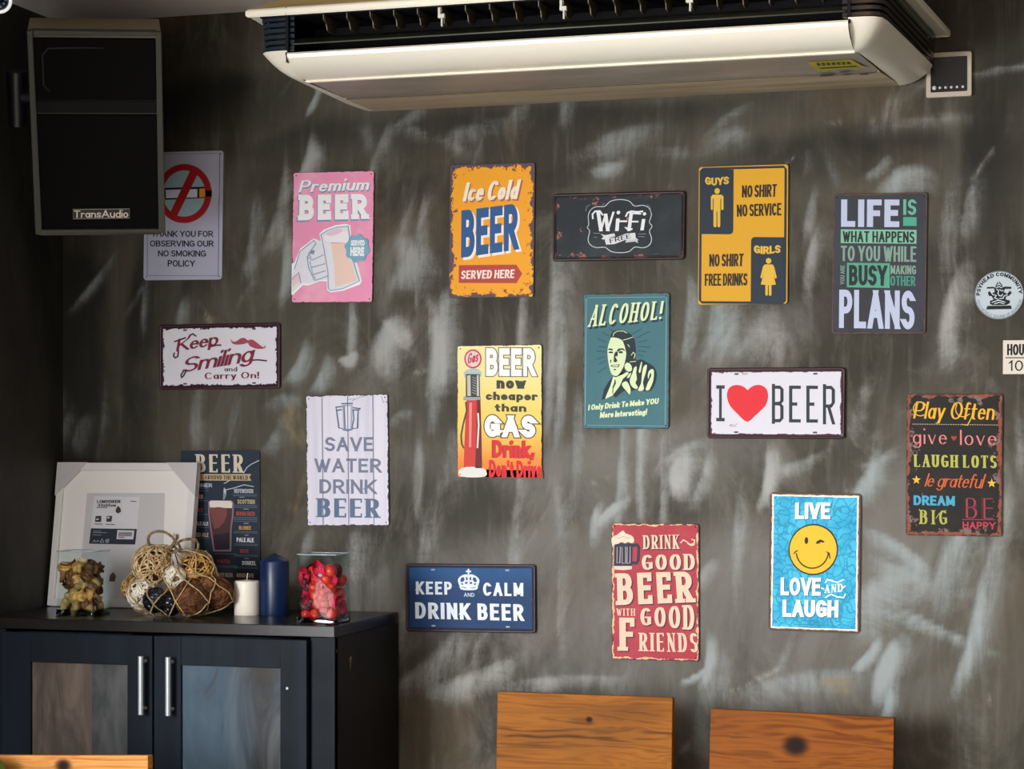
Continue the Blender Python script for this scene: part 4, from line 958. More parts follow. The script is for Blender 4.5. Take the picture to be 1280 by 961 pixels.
# --- Gas
def gasgrad(n, col, x, z): return n.mix(n.step(z, -.02, -.14), n.mix(n.step(z, .14, -.05), 'f3e9a6', 'f3cf5c'), 'ee7f2a')
s = sign('yellow sign with a red petrol pump reading BEER now cheaper than GAS', (572.3,432.2), (677.6,430.3), (679,597.4), (572.3,596.2),
         lambda w, h: print_mat('pump_print', w, h, 'f3d070', extra=gasgrad, bands=((.0012, '4a2a20', .007, 70),)), edge='3a2018').frame(560, 420, 130/658)
s.text('BEER', (246,76,566,252), '5b5a55', 'bold', 1, weight=1.2, grow=.03); s.text('BEER', (246,76,566,252), 'f8f4f2', 'bold', 2, weight=1.2)
s.text('now', (310,278,498,330), '3c4034', 'slab', 1, weight=1.3); s.text('cheaper', (244,350,568,414), '3c4034', 'slab', 1, weight=1.3); s.text('than', (300,424,498,474), '3c4034', 'slab', 1, weight=1.3)
s.text('GAS', (236,496,576,634), '5b4c40', 'black', 1, weight=1.15, grow=.05, sp=.2); s.text('GAS', (236,496,576,634), 'fbf6f0', 'black', 2, weight=1.15, sp=.2)
RD = 'd8262c'
s.text('Drink,', (286,652,552,772), '7c1a18', 'black', 1, weight=1.0, off=(-4, 3)); s.text('Drink,', (286,652,552,772), RD, 'black', 2, weight=1.0)
s.text("Don't Drive", (264,778,596,886), RD, 'black', 2, weight=.95)
s.poly('ground_shadow', '8a5a30', [(240,838),(600,838),(600,888),(240,888)], 0)
s.circ('pump_globe', 'c93a44', 163, 145, 55, 60, 1); s.circ('pump_globe', 'e8ccd0', 163, 145, 46, 50, 2); s.text('Gas', [(128,112),(198,96),(204,160),(132,176)], 'cf3540', 'scriptb', 3, weight=1.2)
s.poly('pump_head', 'b7c4c8', [(104,232),(120,215),(150,205),(195,206),(215,225),(218,248),(205,262),(110,262)], 1)
s.poly('pump_glass', '3e4648', [(118,240),(206,240),(208,384),(118,384)], 2); s.polys('pump_glass', 'c9c4b4', [[(126,250),(148,246),(150,378),(128,378)], [(188,246),(200,246),(202,378),(188,378)]], 3)
s.lines('pump_scale', '9a9c92', [[(162,260+i*16),(182,268+i*16)] for i in range(7)], 5, 3)
s.poly('pump_collar', '9aa3a4', [(104,382),(212,380),(214,404),(102,406)], 2)
s.poly('pump_body', 'd23a35', [(122,404),(210,402),(216,600),(220,830),(104,830),(110,640)], 1); s.poly('pump_shade', '6e1d22', [(188,402),(210,402),(216,600),(220,830),(176,830),(186,620)], 2)
s.poly('pump_light', 'ef8a84', [(140,420),(158,420),(152,700),(138,700)], 2); s.lines('nozzle', 'f0e6da', [[(196,490),(200,560),(192,700)]], 10, 3)
s.lines('hose', '4a4c42', [[(118,420),(124,470),(100,560),(88,630),(92,680),(104,704)]], 10, 3)
s.poly('pump_foot', 'e4e2dc', [(72,860),(90,832),(160,822),(230,830),(250,855),(240,882),(160,890),(84,884)], 2, 2)
# --- Alcohol!
s = sign('teal sign reading ALCOHOL! with a man pointing at the viewer', (729.2,367.3), (837.6,366.3), (836.6,535.9), (729.8,535.9),
         lambda w, h: print_mat('teal_print', w, h, '3d6e76', fade=('4a7b82', 9, .5), specks=('8a3a34', .74, 70, .008), bands=((.0015, '2f2022', .006, 60),)), edge='2a1c1e', r=.007).frame(715, 355, 135/683)
CRM = 'd8e6b8'; INK = '182a30'
s.lines('border', '8fb4b4', [[(92,86),(602,84),(600,892),(90,892),(92,86)]], 4, 1)
s.text('ALCOHOL!', [(118,140),(590,112),(590,226),(104,278)], INK, 'romanb', 1, off=(6, 8), weight=1.15, shear=.12); s.text('ALCOHOL!', [(118,132),(586,108),(586,222),(100,272)], CRM, 'romanb', 2, weight=1.15, shear=.12)
s.text('I Only Drink To Make YOU', [(108,762),(560,716),(560,762),(108,808)], CRM, 'bold', 1, weight=.95, shear=.12, sp=.08); s.text('More Interesting!', [(184,808),(488,784),(488,832),(184,856)], CRM, 'bold', 1, weight=.95, shear=.12, sp=.08)
s.frame(725, 410, 115/1163)
ang = [((310,62),(370,98)), ((235,130),(330,172)), ((252,230),(345,245)), ((222,290),(330,298)), ((228,390),(315,365)), ((268,448),(322,420)), ((245,558),(338,498)), ((690,68),(780,15)), ((735,122),(880,48)), ((752,182),(855,155)), ((755,232),(905,240)), ((748,282),(845,300)), ((745,330),(812,355)), ((400,20),(440,50))]
s.lines('ray', '2c5660', [list(a_) for a_ in ang], 14, 1)
s.poly('jacket', INK, [(290,905),(320,770),(380,670),(440,600),(560,560),(700,640),(650,760),(560,800),(470,875),(430,850),(330,895)], 2)
s.poly('hair', INK, [(400,120),(400,80),(430,40),(500,20),(590,40),(660,80),(705,150),(720,260),(720,400),(640,500),(560,580),(520,600),(580,420),(560,180),(480,130)], 2)
s.poly('face', CRM, [(400,130),(420,118),(480,125),(540,150),(565,190),(590,270),(600,330),(585,420),(560,500),(510,580),(470,605),(420,585),(395,530),(375,440),(362,340),(362,260),(378,190)], 3, 2)
s.lines('hair_light', CRM, [[(430,100),(440,65),(490,38),(560,38),(600,60)], [(560,150),(610,140),(680,115)], [(620,210),(640,235)], [(665,340),(690,305),(715,330),(700,380)], [(650,425),(720,420)]], 8, 4)
s.polys('face_ink', INK, [[(358,275),(385,255),(425,262),(430,285),(385,275)], [(480,285),(500,258),(560,255),(595,290),(540,272),(490,300)], [(370,310),(395,292),(430,300),(432,318),(385,316)], [(500,300),(530,288),(560,300),(550,318),(510,318)], [(445,330),(470,290),(495,310),(490,350),(470,380),(490,410),(470,432),(440,425)], [(400,470),(440,462),(520,458),(505,490),(440,492),(410,482)], [(440,515),(472,515),(466,532),(446,530)], [(395,400),(410,400),(405,440),(396,440)]], 4)
s.polys('teeth', CRM, [[(418,470),(505,465),(495,482),(440,484)], [(462,360),(478,352),(482,372),(468,378)]], 5)
s.poly('collar', CRM, [(435,610),(470,620),(520,600),(610,555),(640,570),(560,640),(520,730),(440,835),(430,850),(335,895),(350,850),(400,730)], 3)
s.polys('tie_line', INK, [[(455,650),(468,655),(470,700),(440,760),(438,830),(428,830),(430,740),(450,690)]], 4)
s.poly('hand_shadow', INK, [(560,690),(640,560),(690,430),(790,395),(860,430),(950,490),(985,570),(970,690),(910,790),(820,790),(740,770),(660,800),(640,840),(600,800)], 3, 2)
for pts in ([(580,470),(610,435),(650,450),(675,500),(665,540),(630,548),(590,520)], [(700,500),(735,485),(728,560),(738,640),(720,690),(750,740),(735,765),(690,750),(655,700),(650,640),(680,570)], [(760,540),(790,430),(802,440),(785,550),(768,560)], [(815,500),(840,465),(865,470),(850,560),(815,680),(830,760),(800,790),(752,780),(790,700),(800,600)], [(890,540),(930,515),(952,540),(945,660),(900,770),(870,785),(850,770),(880,680),(920,600),(905,560),(885,640),(875,600)], [(550,700),(590,670),(625,690),(660,770),(655,820),(640,835),(605,790),(560,740)], [(610,620),(640,580),(668,560),(650,610),(625,630)]):
    s.poly('hand', CRM, pts, 4, 2)
# --- I love BEER
s = sign('white plate reading I, a red heart, BEER, with a dark rusty rim', (884.6,460.1), (1057.2,458.9), (1057.2,549.1), (884.2,547.2),
         lambda w, h: print_mat('chipped_white', w, h, 'd9d6df', specks=('8a5058', .70, 100, .016), bands=((.0095, '6a404a', .016, 60),)), edge='1d1215', rim='331c20', slots='3a3a3c', nails=False).frame(875, 450, 190/1280)
BK = '2a363c'
def block(x0, x1, y0, y1, t, L):
    w_, h_ = x1-x0, y1-y0; c = t*.45
    if L == 'E': return [[(x0,y0),(x1,y0),(x1,y0+t),(x0+t,y0+t),(x0+t,y0+h_*.5-t/2),(x1-w_*.3,y0+h_*.5-t/2),(x1-w_*.3,y0+h_*.5+t/2),(x0+t,y0+h_*.5+t/2),(x0+t,y1-t),(x1,y1-t),(x1,y1),(x0,y1)]]
    if L == 'I': return [[(x0,y0),(x1,y0),(x1,y0+t*1.3),(x0+w_*.66,y0+t*1.3),(x0+w_*.66,y1-t*1.3),(x1,y1-t*1.3),(x1,y1),(x0,y1),(x0,y1-t*1.3),(x0+w_*.34,y1-t*1.3),(x0+w_*.34,y0+t*1.3),(x0,y0+t*1.3)]]
for bl in (block(142, 214, 212, 512, 22, 'I'), block(758, 856, 212, 516, 27, 'E'), block(902, 998, 212, 516, 27, 'E')): s.polys('lettering', BK, bl, 1)
s.lines('lettering', BK, [[(627,212),(627,516)], [(627,226),(680,226),(698,244),(698,338),(680,358),(627,362)], [(627,362),(680,364),(698,384),(698,482),(680,502),(627,502)]], 26, 1)
s.lines('lettering', BK, [[(1053,212),(1053,516)], [(1053,226),(1108,226),(1126,246),(1126,350),(1108,378),(1053,380)], [(1086,380),(1126,516)]], 26, 1)
ht = [(408,514),(330,455),(262,385),(236,320),(236,270),(258,228),(300,210),(345,212),(385,230),(410,250),(435,228),(475,210),(520,210),(560,232),(580,275),(580,325),(555,385),(490,445)]
s.poly('heart', 'dd2a32', ht, 1, 3); s.lines('heart_edge', 'a8606a', [[(580,300),(560,378),(490,447),(408,516)]], 3, 2)
s.lines('small_print', '9a7068', [[(255,548),(275,535),(262,545),(285,555)], [(285,550),(292,540),(300,556),(310,540),(318,530)], [(360,115),(410,113)], [(365,122),(405,121)]], 4, 1)
# --- Play often
s = sign('black rust-edged sign reading Play Often give love LAUGH LOTS', (1134.1,492.5), (1253.1,491.4), (1253.1,671), (1132.1,668.3),
         lambda w, h: print_mat('black_print', w, h, '1b1714', fade=('2a231f', 14, .8), specks=('7a6660', .69, 40, .05), bands=((.0065, '8a4a34', .03, 40), (.002, '4a2a22', .02, 60))), edge='3a1f18').frame(1120, 480, 145/697)
s.text('Play Often', [(106,106),(590,108),(596,240),(106,236)], 'e9b02a', 'scriptl', 1, weight=1.15, shear=.2, sp=.1)
s.lines('flourish', 'e9b02a', [arc(150, 150, 42, 42, 60, 330, 10), arc(405, 150, 45, 45, 40, 330, 10)[:7], [(400,240),(430,244),(455,200),(470,130)]], 6, 1)
s.lines('dotted_rule', 'b5a897', [[(104+i*14.2, 241),(110+i*14.2, 241)] for i in range(36)], 4, 1)
s.text('give', [(104,268),(308,268),(308,382),(104,382)], 'dd7f7c', 'hair', 1, weight=1.15); s.text('love', [(386,272),(602,272),(602,362),(386,362)], 'dd7f7c', 'hair', 1, weight=1.15)
hh_ = lambda cx, cy, k: [(cx, cy+k), (cx-k, cy-k*.1), (cx-k*.9, cy-k*.7), (cx-k*.45, cy-k*.85), (cx, cy-k*.4), (cx+k*.45, cy-k*.85), (cx+k*.9, cy-k*.7), (cx+k, cy-k*.1)]
s.poly('small_heart', 'a33c30', hh_(350, 322, 17), 1)
s.text('LAUGH LOTS', (106,422,602,496), 'b5b552', 'romanb', 1, weight=.95)
star = lambda cx, cy, r: [(cx + (r if i % 2 == 0 else r*.42)*math.sin(i*PI/5), cy - (r if i % 2 == 0 else r*.42)*math.cos(i*PI/5)) for i in range(10)]
s.poly('star', 'e8b53a', star(124, 574, 28), 1); s.poly('star', 'e8b53a', star(572, 586, 28), 1)
s.text('le grateful', [(172,534),(540,532),(540,640),(172,632)], 'd0622c', 'scriptl', 1, weight=1.0, shear=.3, sp=.04)
s.text('DREAM', (106,666,356,724), '4aa3c4', 'bold', 1, weight=1.0); s.text('BIG', (138,752,306,836), 'b0ae4e', 'roman', 1, weight=1.0, sp=.4)
s.lines('flourish', 'b0ae4e', [[(140,748),(160,790),(140,836)], [(150,760),(186,800)], [(240,800),(260,770),(300,752)]], 4, 1)
s.text('BE', (402,672,586,798), 'a8384c', 'roman', 1, weight=.9, sp=.05); s.text('BE', (402,672,586,798), '241c1a', 'roman', 2, weight=.35, sp=.05); s.lines('rule', 'a8384c', [[(398,804),(590,800)]], 4, 1)
s.text('HAPPY', (398,816,596,858), 'b83a48', 'sans', 1, weight=1.2)
# --- Live love and laugh
def doodle(n, col, x, z):
    v = n.t.nodes.new('ShaderNodeTexVoronoi'); v.feature = 'DISTANCE_TO_EDGE'; v.inputs['Scale'].default_value = 58
    d_ = n.t.nodes.new('ShaderNodeVectorMath'); d_.operation = 'MULTIPLY_ADD'; n.t.links.new(n.noise(22, 2, .5, out=1), d_.inputs[0]); d_.inputs[1].default_value = (.05, .05, .05); n.t.links.new(n.tc.outputs['Object'], d_.inputs[2])
    n.t.links.new(d_.outputs[0], v.inputs['Vector'])
    return n.mix(n.math('MULTIPLY', n.step(v.outputs['Distance'], .10, .04), .7), n.mix(n.step(n.noise(20, 2), .4, .6), '2fa9d2', '46bde0'), '1786ae')
s = sign('cyan sign reading LIVE LOVE AND LAUGH with a winking yellow smiley', (961.8,614.7), (1077.4,617.2), (1074.2,791.7), (962.2,787),
         lambda w, h: print_mat('cyan_print', w, h, '2aa5d0', extra=doodle, bands=((.0085, 'f2efe8', .004, 60), (.0052, 'd9a25c', .006, 90), (.0044, '5a4540', .008, 70))), edge='3c2e2c', r=.008, nails=False).frame(950, 605, 140/690)
def sh(t_, q, w_=1.0):
    s.text(t_, q, '2a6f8c', 'black', 1, weight=w_, off=(5, 5)); s.text(t_, q, 'f6f3ee', 'black', 2, weight=w_)
sh('LIVE', (218,112,438,214), .9); sh('LOVE', (134,572,386,682), .9); sh('LAUGH', (148,708,498,814), .9)
s.text('AND', [(408,616),(524,606),(524,656),(408,666)], 'eef4f6', 'romanb', 2, weight=1.0)
s.lines('flourish', 'eef4f6', [[(415,600),(425,582),(455,590),(490,600),(520,585)], [(420,690),(450,672),(490,688),(530,692),(538,672)], [(392,635),(404,640)], [(528,630),(536,622)]], 8, 2)
s.circ('smiley', '2c2a24', 335, 400, 155, 157, 2); s.circ('smiley', 'f2bd2b', 335, 400, 147, 148, 3)
s.circ('eye', '2a2620', 292, 345, 11, 21, 4)
s.poly('wink', '2a2620', [(350,362),(358,348),(380,338),(406,350),(398,358),(384,354),(366,366)], 4)
s.lines('smile', '2a2620', [arc(330, 412, 100, 102, 172, 8, 20)], 8, 4); s.lines('smile', '2a2620', [[(216,424),(226,412),(236,408)], [(424,416),(436,422),(440,452)]], 7, 4)
s.lines('small_print', '2f7fa0', [[(284,836),(378,838)], [(450,872),(566,880)], [(220,858),(480,862)]], 4, 1)
# --- Drink good beer
s = sign('red sign reading DRINK GOOD BEER WITH GOOD FRIENDS with a foaming mug', (765.8,653.2), (873.4,654.6), (875.4,826.3), (764.6,823.6),
         lambda w, h: print_mat('red_print', w, h, 'ad3440', fade=('bf4a54', 10, .6), bands=((.0045, 'e8b98c', .022, 50), (.0022, '6a2a30', .014, 60))), edge='42262c', r=.007).frame(750, 640, 140/690)
CC = 'e9c8ae'; SHD = '4a2434'
def dg(t_, q, st='romanb', w_=1.1, **k):
    s.text(t_, q, SHD, st, 1, weight=w_, off=(7, 7), **k); s.text(t_, q, CC, st, 2, weight=w_, **k)
dg('DRINK', [(266,142),(494,138),(494,224),(268,226)], 'roman', 1.15)
dg('GOOD', [(262,262),(582,254),(582,354),(262,354)]); dg('BEER', [(96,376),(572,362),(586,550),(100,572)], 'slab', .95)
s.text('WITH', (102,592,220,636), CC, 'roman', 2); dg('GOOD', [(250,590),(576,564),(576,722),(250,692)])
dg('F', (108,648,214,852), 'slab', .9); s.text('RIENDS', [(236,740),(592,738),(596,856),(236,852)], CC, 'roman', 2, weight=1.1)
s.lines('flourish', CC, [[(500,186),(515,170),(535,182),(556,200),(580,190),(582,172),(566,168)], [(546,195),(560,204),(578,200)]], 7, 2)
NVY = '2b2c44'
s.poly('mug', NVY, [(98,190),(206,190),(202,330),(92,330)], 2); s.lines('mug_handle', NVY, [[(204,205),(235,200),(244,215),(240,295),(230,312),(200,310)]], 18, 1)
s.poly('mug_base', 'e2c8b4', [(92,330),(202,328),(200,350),(150,356),(94,352)], 2)
s.poly('foam', 'f0d6bc', [(78,175),(84,150),(110,140),(125,128),(150,112),(165,130),(195,140),(214,158),(214,185),(195,190),(180,182),(160,192),(140,182),(118,194),(100,196),(86,215)], 3, 2)
s.lines('mug_line', 'b9aaa6', [[(112,215),(110,310)], [(132,212),(128,312),(112,310)], [(142,215),(142,312)], [(164,212),(164,312),(144,314)], [(174,215),(172,312)], [(192,212),(190,312),(174,314)], [(92,200),(88,340)], [(94,150),(120,160),(150,148),(190,160)]], 4, 4)
# --- Keep calm
s = sign('dark blue plate reading KEEP CALM AND DRINK BEER under a crown', (508.4,704.6), (670.4,704.6), (671.3,790.9), (507.7,788.9),
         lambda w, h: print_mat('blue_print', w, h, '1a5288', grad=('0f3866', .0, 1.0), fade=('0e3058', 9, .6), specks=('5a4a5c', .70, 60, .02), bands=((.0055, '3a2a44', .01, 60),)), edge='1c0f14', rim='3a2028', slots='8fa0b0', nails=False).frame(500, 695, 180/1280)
CW = 'e4eaf4'
s.text('KEEP', (142,226,472,340), CW, 'bold', 1, weight=.85, sp=.3); s.text('CALM', (748,230,1104,346), CW, 'bold', 1, weight=.85, sp=.3)
s.text('AND', (576,322,672,356), 'b9cbe4', 'sans', 1, weight=1.2)
s.text('DRINK BEER', [(142,410),(1108,416),(1110,562),(142,554)], CW, 'bold', 1, weight=.88, sp=.28)
s.poly('crown', CW, [(552,292),(540,260),(526,215),(540,185),(580,162),(608,160),(622,175),(636,160),(664,162),(702,185),(718,215),(704,260),(692,292),(622,300)], 1, 2)
s.lines('crown', CW, [[(622,118),(622,165)], [(606,134),(638,134)]], 14, 1)
s.polys('crown_gap', '1c5288', [[(548,212),(560,188),(580,184),(588,206),(572,226),(556,228)], [(598,180),(614,190),(614,208),(600,214)], [(630,190),(646,180),(646,214),(632,208)], [(658,206),(664,184),(684,188),(696,212),(688,228),(672,226)], [(552,236),(572,240),(576,252),(560,250)], [(590,228),(612,224),(612,242),(592,244)], [(632,224),(654,228),(652,244),(632,242)], [(668,240),(692,236),(684,250),(668,252)], [(560,270),(600,276),(600,282),(562,276)], [(644,276),(684,270),(682,276),(644,282)]], 2)
# --- BEER styles of the world
s = sign('navy beer styles sign with a glass of dark beer, behind the candles', (228.3,563.4), (326.8,562.3), (324.8,724), (226.3,724.5),
         lambda w, h: print_mat('navy_print', w, h, '1c2a3a', fade=('26384a', 7, .7), bands=((.0012, '3a2a30', .008, 60),)), edge='241c22').frame(220, 550, 120/607)
TN = 'c4ab84'; PL = 'b9bcc4'; DM = '55657a'
s.text('BEER', (134,90,444,204), 'd9cdb8', 'romanb', 1, weight=.95, sp=.2)
s.poly('banner', TN, [(60,216),(488,212),(474,232),(488,254),(60,256),(74,236)], 1); s.text('STYLES AROUND THE WORLD', (82,222,466,248), '3a3430', 'romanb', 2, weight=1.0)
for t_, q, c_ in (('PILSNER', (96,274,242,298), PL), ('LAGER', (110,345,182,372), TN), ('STOUT', (110,432,180,458), 'a8483c'), ('PALE ALE', (118,516,212,540), PL), ('RED ALE', (118,586,212,612), TN), ('HEFEWEIZEN', (378,306,498,332), PL), ('SCOTTISH', (396,372,506,400), TN), ('IRISH RED', (388,448,506,474), 'a8483c'), ('BLONDE', (404,538,480,562), 'c9963c'), ('PALE ALE', (388,612,496,640), 'e4e6ea'), ('BOCK', (410,684,464,708), 'a03c3a'), ('DUNKEL', (420,758,508,784), 'e4e6ea'), ('PORTER', (262,752,346,778), '8a4038'), ('GOOD BEER', (250,836,362,862), 'a08a68'), ('GOOD LIFE', (384,836,492,862), 'c0a57c')):
    s.text(t_, q, c_, 'bold', 1, weight=.95)
rows = []
for y0 in (306, 320, 384, 470, 552, 624): rows += [[(120,y0),(214,y0)]]
for y0 in (342, 350, 408, 416, 424, 484, 492, 500, 510, 574, 582, 652, 660, 720, 728, 796, 804): rows += [[(372,y0),(518,y0)]]
for y0 in (716, 790, 800): rows += [[(250,y0),(384,y0)]]
s.lines('small_print', DM, rows, 3.5, 1)
s.lines('dash', 'b0b4bc', [[(412,358),(440,358)], [(436,432),(466,432)], [(436,522),(464,522)], [(440,596),(462,596)], [(436,742),(462,742)]], 3, 1)
s.poly('glass', '8c7078', [(212,392),(226,380),(362,380),(374,394),(372,470),(358,560),(354,700),(240,702),(222,560),(212,470)], 1)
s.poly('beer', '4a2c30', [(222,420),(364,424),(362,470),(348,560),(344,690),(250,692),(232,560),(222,470)], 2); s.poly('beer_glow', '7c4442', [(226,430),(330,430),(310,520),(250,560),(228,470)], 3, 2); s.poly('beer_dark', '2a1c2c', [(240,600),(346,580),(344,690),(250,692)], 3)
s.poly('foam', 'e8dcd4', [(220,392),(232,382),(356,382),(366,396),(362,428),(224,426)], 3)
s.poly('drop', '8a9098', [(306,375),(312,300),(322,300),(330,340),(316,375)], 1); s.circ('drop', 'c0c6cc', 320, 322, 8, 14, 2)
s.lines('splash', 'c4cad0', [[(534,128),(490,150),(462,170),(440,205)], [(330,312),(380,300),(440,280),(500,290)], [(320,272),(350,254)]], 5, 3)
s.poly('reflection', '24161e', [(236,710),(352,706),(350,790),(240,796)], 1)
# ================================================================ things on the cabinet
def base_y(px, py):                       # depth on the cabinet top under that pixel, kept on the board
    return min(-.03, max(CF+.02, PZ(px, py, CT).y))
# --- white picture frame leaning on the wall
fb = P(156, 764, -.10); fy = -.075
a, b, c_ = P(75.1, 581.4, -.015), P(247.7, 582.7, -.015), P(63.5, 766.6, -.085); 
hgt = math.dist((a.y, a.z), (-.085, CT)); wid = (b-a).length
roll = math.atan2(a.x-P(63.5, 766.6, -.085).x, hgt)*.55
cx = (a.x + b.x + P(63.5,766,-.085).x + P(239,766,-.085).x)/4
tilt = math.asin(.055/ hgt)
mtx = Matrix.Translation((cx, -.080, CT+.0008)) @ Matrix.Rotation(-tilt, 4, 'X') @ Matrix.Rotation(roll*.0, 4, 'Y')
PF = thing('picture_frame', 'square white picture frame with paper insert leaning in the corner', 'picture frame', mt=mtx)
PF.matrix_world = mtx
W_, H_ = wid, hgt; fw = .017
shx = (a.x - P(63.5,766.6,-.085).x)       # the frame stands slightly askew
def shear(m):
    m.v = [(x, y, z) for x, y, z in m.v]; return m
WF = mat('e4e0de', .25, name='white_lacquer')
m = M()
for x0, x1, z0, z1 in ((-W_/2, -W_/2+fw, .0, H_), (W_/2-fw, W_/2, .0, H_), (-W_/2+fw, W_/2-fw, 0, fw), (-W_/2+fw, W_/2-fw, H_-fw, H_)):
    m.box(x0, x1, -.012, .010, z0, z1)
obj('frame', m, mat('e6e2e0', .3, name='frame_lacquer'), PF, bevel=.0015)
obj('mat_board', M().box(-W_/2+fw, W_/2-fw, -.004, -.001, fw, H_-fw), mat('f2ece8', .3, name='mat_board'), PF)
ps = Sign(PF, (75.1,581.4), (247.7,582.7), (67.5,766.6), W_, H_, -.0042)
def ploc(px, py):
    u, v = ps.loc(px, py); return u, v + H_/2
def prect(name, col, pts, y, rough=.4):
    q = [ploc(*p) for p in pts]; return obj(name, ([(x, y, z) for x, z in q], [(0,3,2,1)]), mat(col, rough, name='paper'), PF, recalc=False)
k = 210/961; Z5 = lambda x, y: (50+x*k, 570+y*k)
prect('insert', 'cfcbcc', [Z5(278,230), Z5(722,230), Z5(722,862), Z5(250,858)], -.0046, .3)
k2 = 150/1280; Z3 = lambda x, y: (60+x*k2, 590+y*k2)
prect('paper_label', 'dedadf', [Z3(515,295), Z3(1000,300), Z3(980,655), Z3(492,650)], -.0052)
prect('label_band', '232a3a', [Z3(492,650), Z3(980,655), Z3(966,826), Z3(478,820)], -.0054)
prect('barcode_panel', 'd4d2d8', [Z3(775,668), Z3(955,672), Z3(945,770), Z3(768,768)], -.0058)
pc = thing  # keep the name short below
lab = bpy.data.objects.new('label_print', None); COL.objects.link(lab); lab.parent = PF; lab.location = (0, 0, H_/2)
ls = Sign(lab, (75.1,581.4), (247.7,582.7), (67.5,766.6), W_, H_, -.0058).frame(60, 590, k2)
ls.text('LOMVISKEN', (548,336,798,370), '2c2c32', 'bold', 1, weight=1.0); ls.text('32x32cm', (552,378,752,410), '2c2c32', 'bold', 1, weight=1.0)
ls.lines('small_print', '6a686e', [[(548,420),(655,420)], [(534,602),(612,604)], [(655,606),(742,608)], [(905,350),(962,352)]], 9, 1)
ls.poly('deer_mark', '4a3c3e', [(775,400),(800,430),(808,465),(780,485),(750,470),(752,435)], 1)
ls.polys('pictogram', '3c3c42', [[(538,515),(600,512),(600,580),(534,578)], [(655,515),(715,512),(710,575),(655,578)]], 1)
ls.polys('pictogram_gap', 'd0ced2', [[(545,545),(575,540),(575,555),(545,560)], [(660,525),(690,522),(690,540),(662,542)]], 2)
ls.lines('small_print', '8d919c', [[(520,680),(600,682)], [(520,696),(660,698)], [(520,722),(605,724)]], 7, 1)
ls.lines('recycling_marks', 'b9bcc6', [[(520,800),(535,780),(548,800)], [(560,798),(572,782),(580,798)], [(598,800),(616,765),(634,802),(600,804)], arc(672, 788, 18, 18, 40, 330, 10), [(664,786),(672,796),(690,772)]], 6, 1)
ls.lines('barcode', '4a4a50', [[(795+i*9.5,692),(792+i*9.5,734)] for i in range(15)], 5, 2); ls.lines('barcode', '7a2a2a', [[(792,746),(850,748)]], 8, 2)
ls.frame(0, 0, 1)
# plastic corner protectors
PT = mat('cdc8c8', .25, name='corner_card')
for sx in (-1, 1):
    x = sx*(W_/2+.0015); L3 = .078
    m = M(); out = [(x, H_+.0015), (x - sx*L3*1.0, H_+.0015), (x, H_ - L3)]
    if sx < 0: out.reverse()
    m.prism(out, -.0145, .0); obj('corner_protector', m, PT, PF)
m = M().prism([(-.008, .078), (.006, .078), (.008, .092), (0, .100), (-.008, .092)], -.0052, -.0047); m.v = [(x-.018, y, z-.018) for x, y, z in m.v]
obj('deer_print', m, mat('5a4238', .5), PF)

# --- candles
def candle(px, pyb, pw, top, sh_, tip, col, label, wickc, Y):
    c = P(px, pyb, Y); k = (D+Y)/ray(px)[1]/F; r = pw/2*k; hs = (pyb-sh_)*k; ht = (pyb-top)*k; hw = (pyb-tip)*k
    T = thing('pillar_candle', label, 'candle', (c.x, Y, CT))
    b = mat(col, .35, 0, .5, Subsurface_Weight=.15, Subsurface_Scale=.01) 
    obj('wax', M().lathe([(0, 0), (r*.98, 0), (r, .002), (r, hs*.99), (r*.985, hs), (r*.93, hs+.0025), (r*.5, hs+(ht-hs)*.6), (r*.12, ht-.0005), (0, ht)], (0,0,0), 48), b, T, smooth=.5)
    obj('wick', M().tube([(0,0,ht-.002), (.0006,0,ht+(hw-ht)*.5), (.002,0,hw)], .0011, 6), mat(wickc, .7), T, smooth=True)
YC = -.16
candle(308.7, 768.8, 31.5, 724.5, 727.5, 716.5, 'fbf0e0', 'short cream pillar candle beside the netted bag', 'e6e0d4', YC-.02)
candle(343.2, 767.5, 36.2, 691, 700.6, 686.5, '09234a', 'tall dark blue pillar candle with a pointed top', '2a4468', YC)

# --- square glass vases
def glassy(tint, rough=0):
    m = bpy.data.materials.new('vase_glass'); m.use_nodes = True; t = m.node_tree; t.nodes.clear()
    o = t.nodes.new('ShaderNodeOutputMaterial'); mx = t.nodes.new('ShaderNodeMixShader'); tr_ = t.nodes.new('ShaderNodeBsdfTransparent'); gl = t.nodes.new('ShaderNodeBsdfGlossy'); lw = t.nodes.new('ShaderNodeLayerWeight'); fr_ = t.nodes.new('ShaderNodeMapRange')
    lw.inputs[0].default_value = .3; t.links.new(lw.outputs[1], fr_.inputs[0]); fr_.inputs[1].default_value = .25; fr_.inputs[3].default_value = .006; fr_.inputs[4].default_value = .06; tr_.inputs[0].default_value = lin(tint); gl.inputs['Roughness'].default_value = .03
    t.links.new(fr_.outputs[0], mx.inputs[0]); t.links.new(tr_.outputs[0], mx.inputs[1]); t.links.new(gl.outputs[0], mx.inputs[2]); t.links.new(mx.outputs[0], o.inputs[0]); return m
GL = glassy('f8fbfb'); GT = bpy.data.materials.new('thick_glass'); GT.use_nodes = True
b_ = GT.node_tree.nodes['Principled BSDF']; b_.inputs['Transmission Weight'].default_value = 1; b_.inputs['Roughness'].default_value = .02; b_.inputs['Base Color'].default_value = lin('d4e8ee'); b_.inputs['IOR'].default_value = 1.5
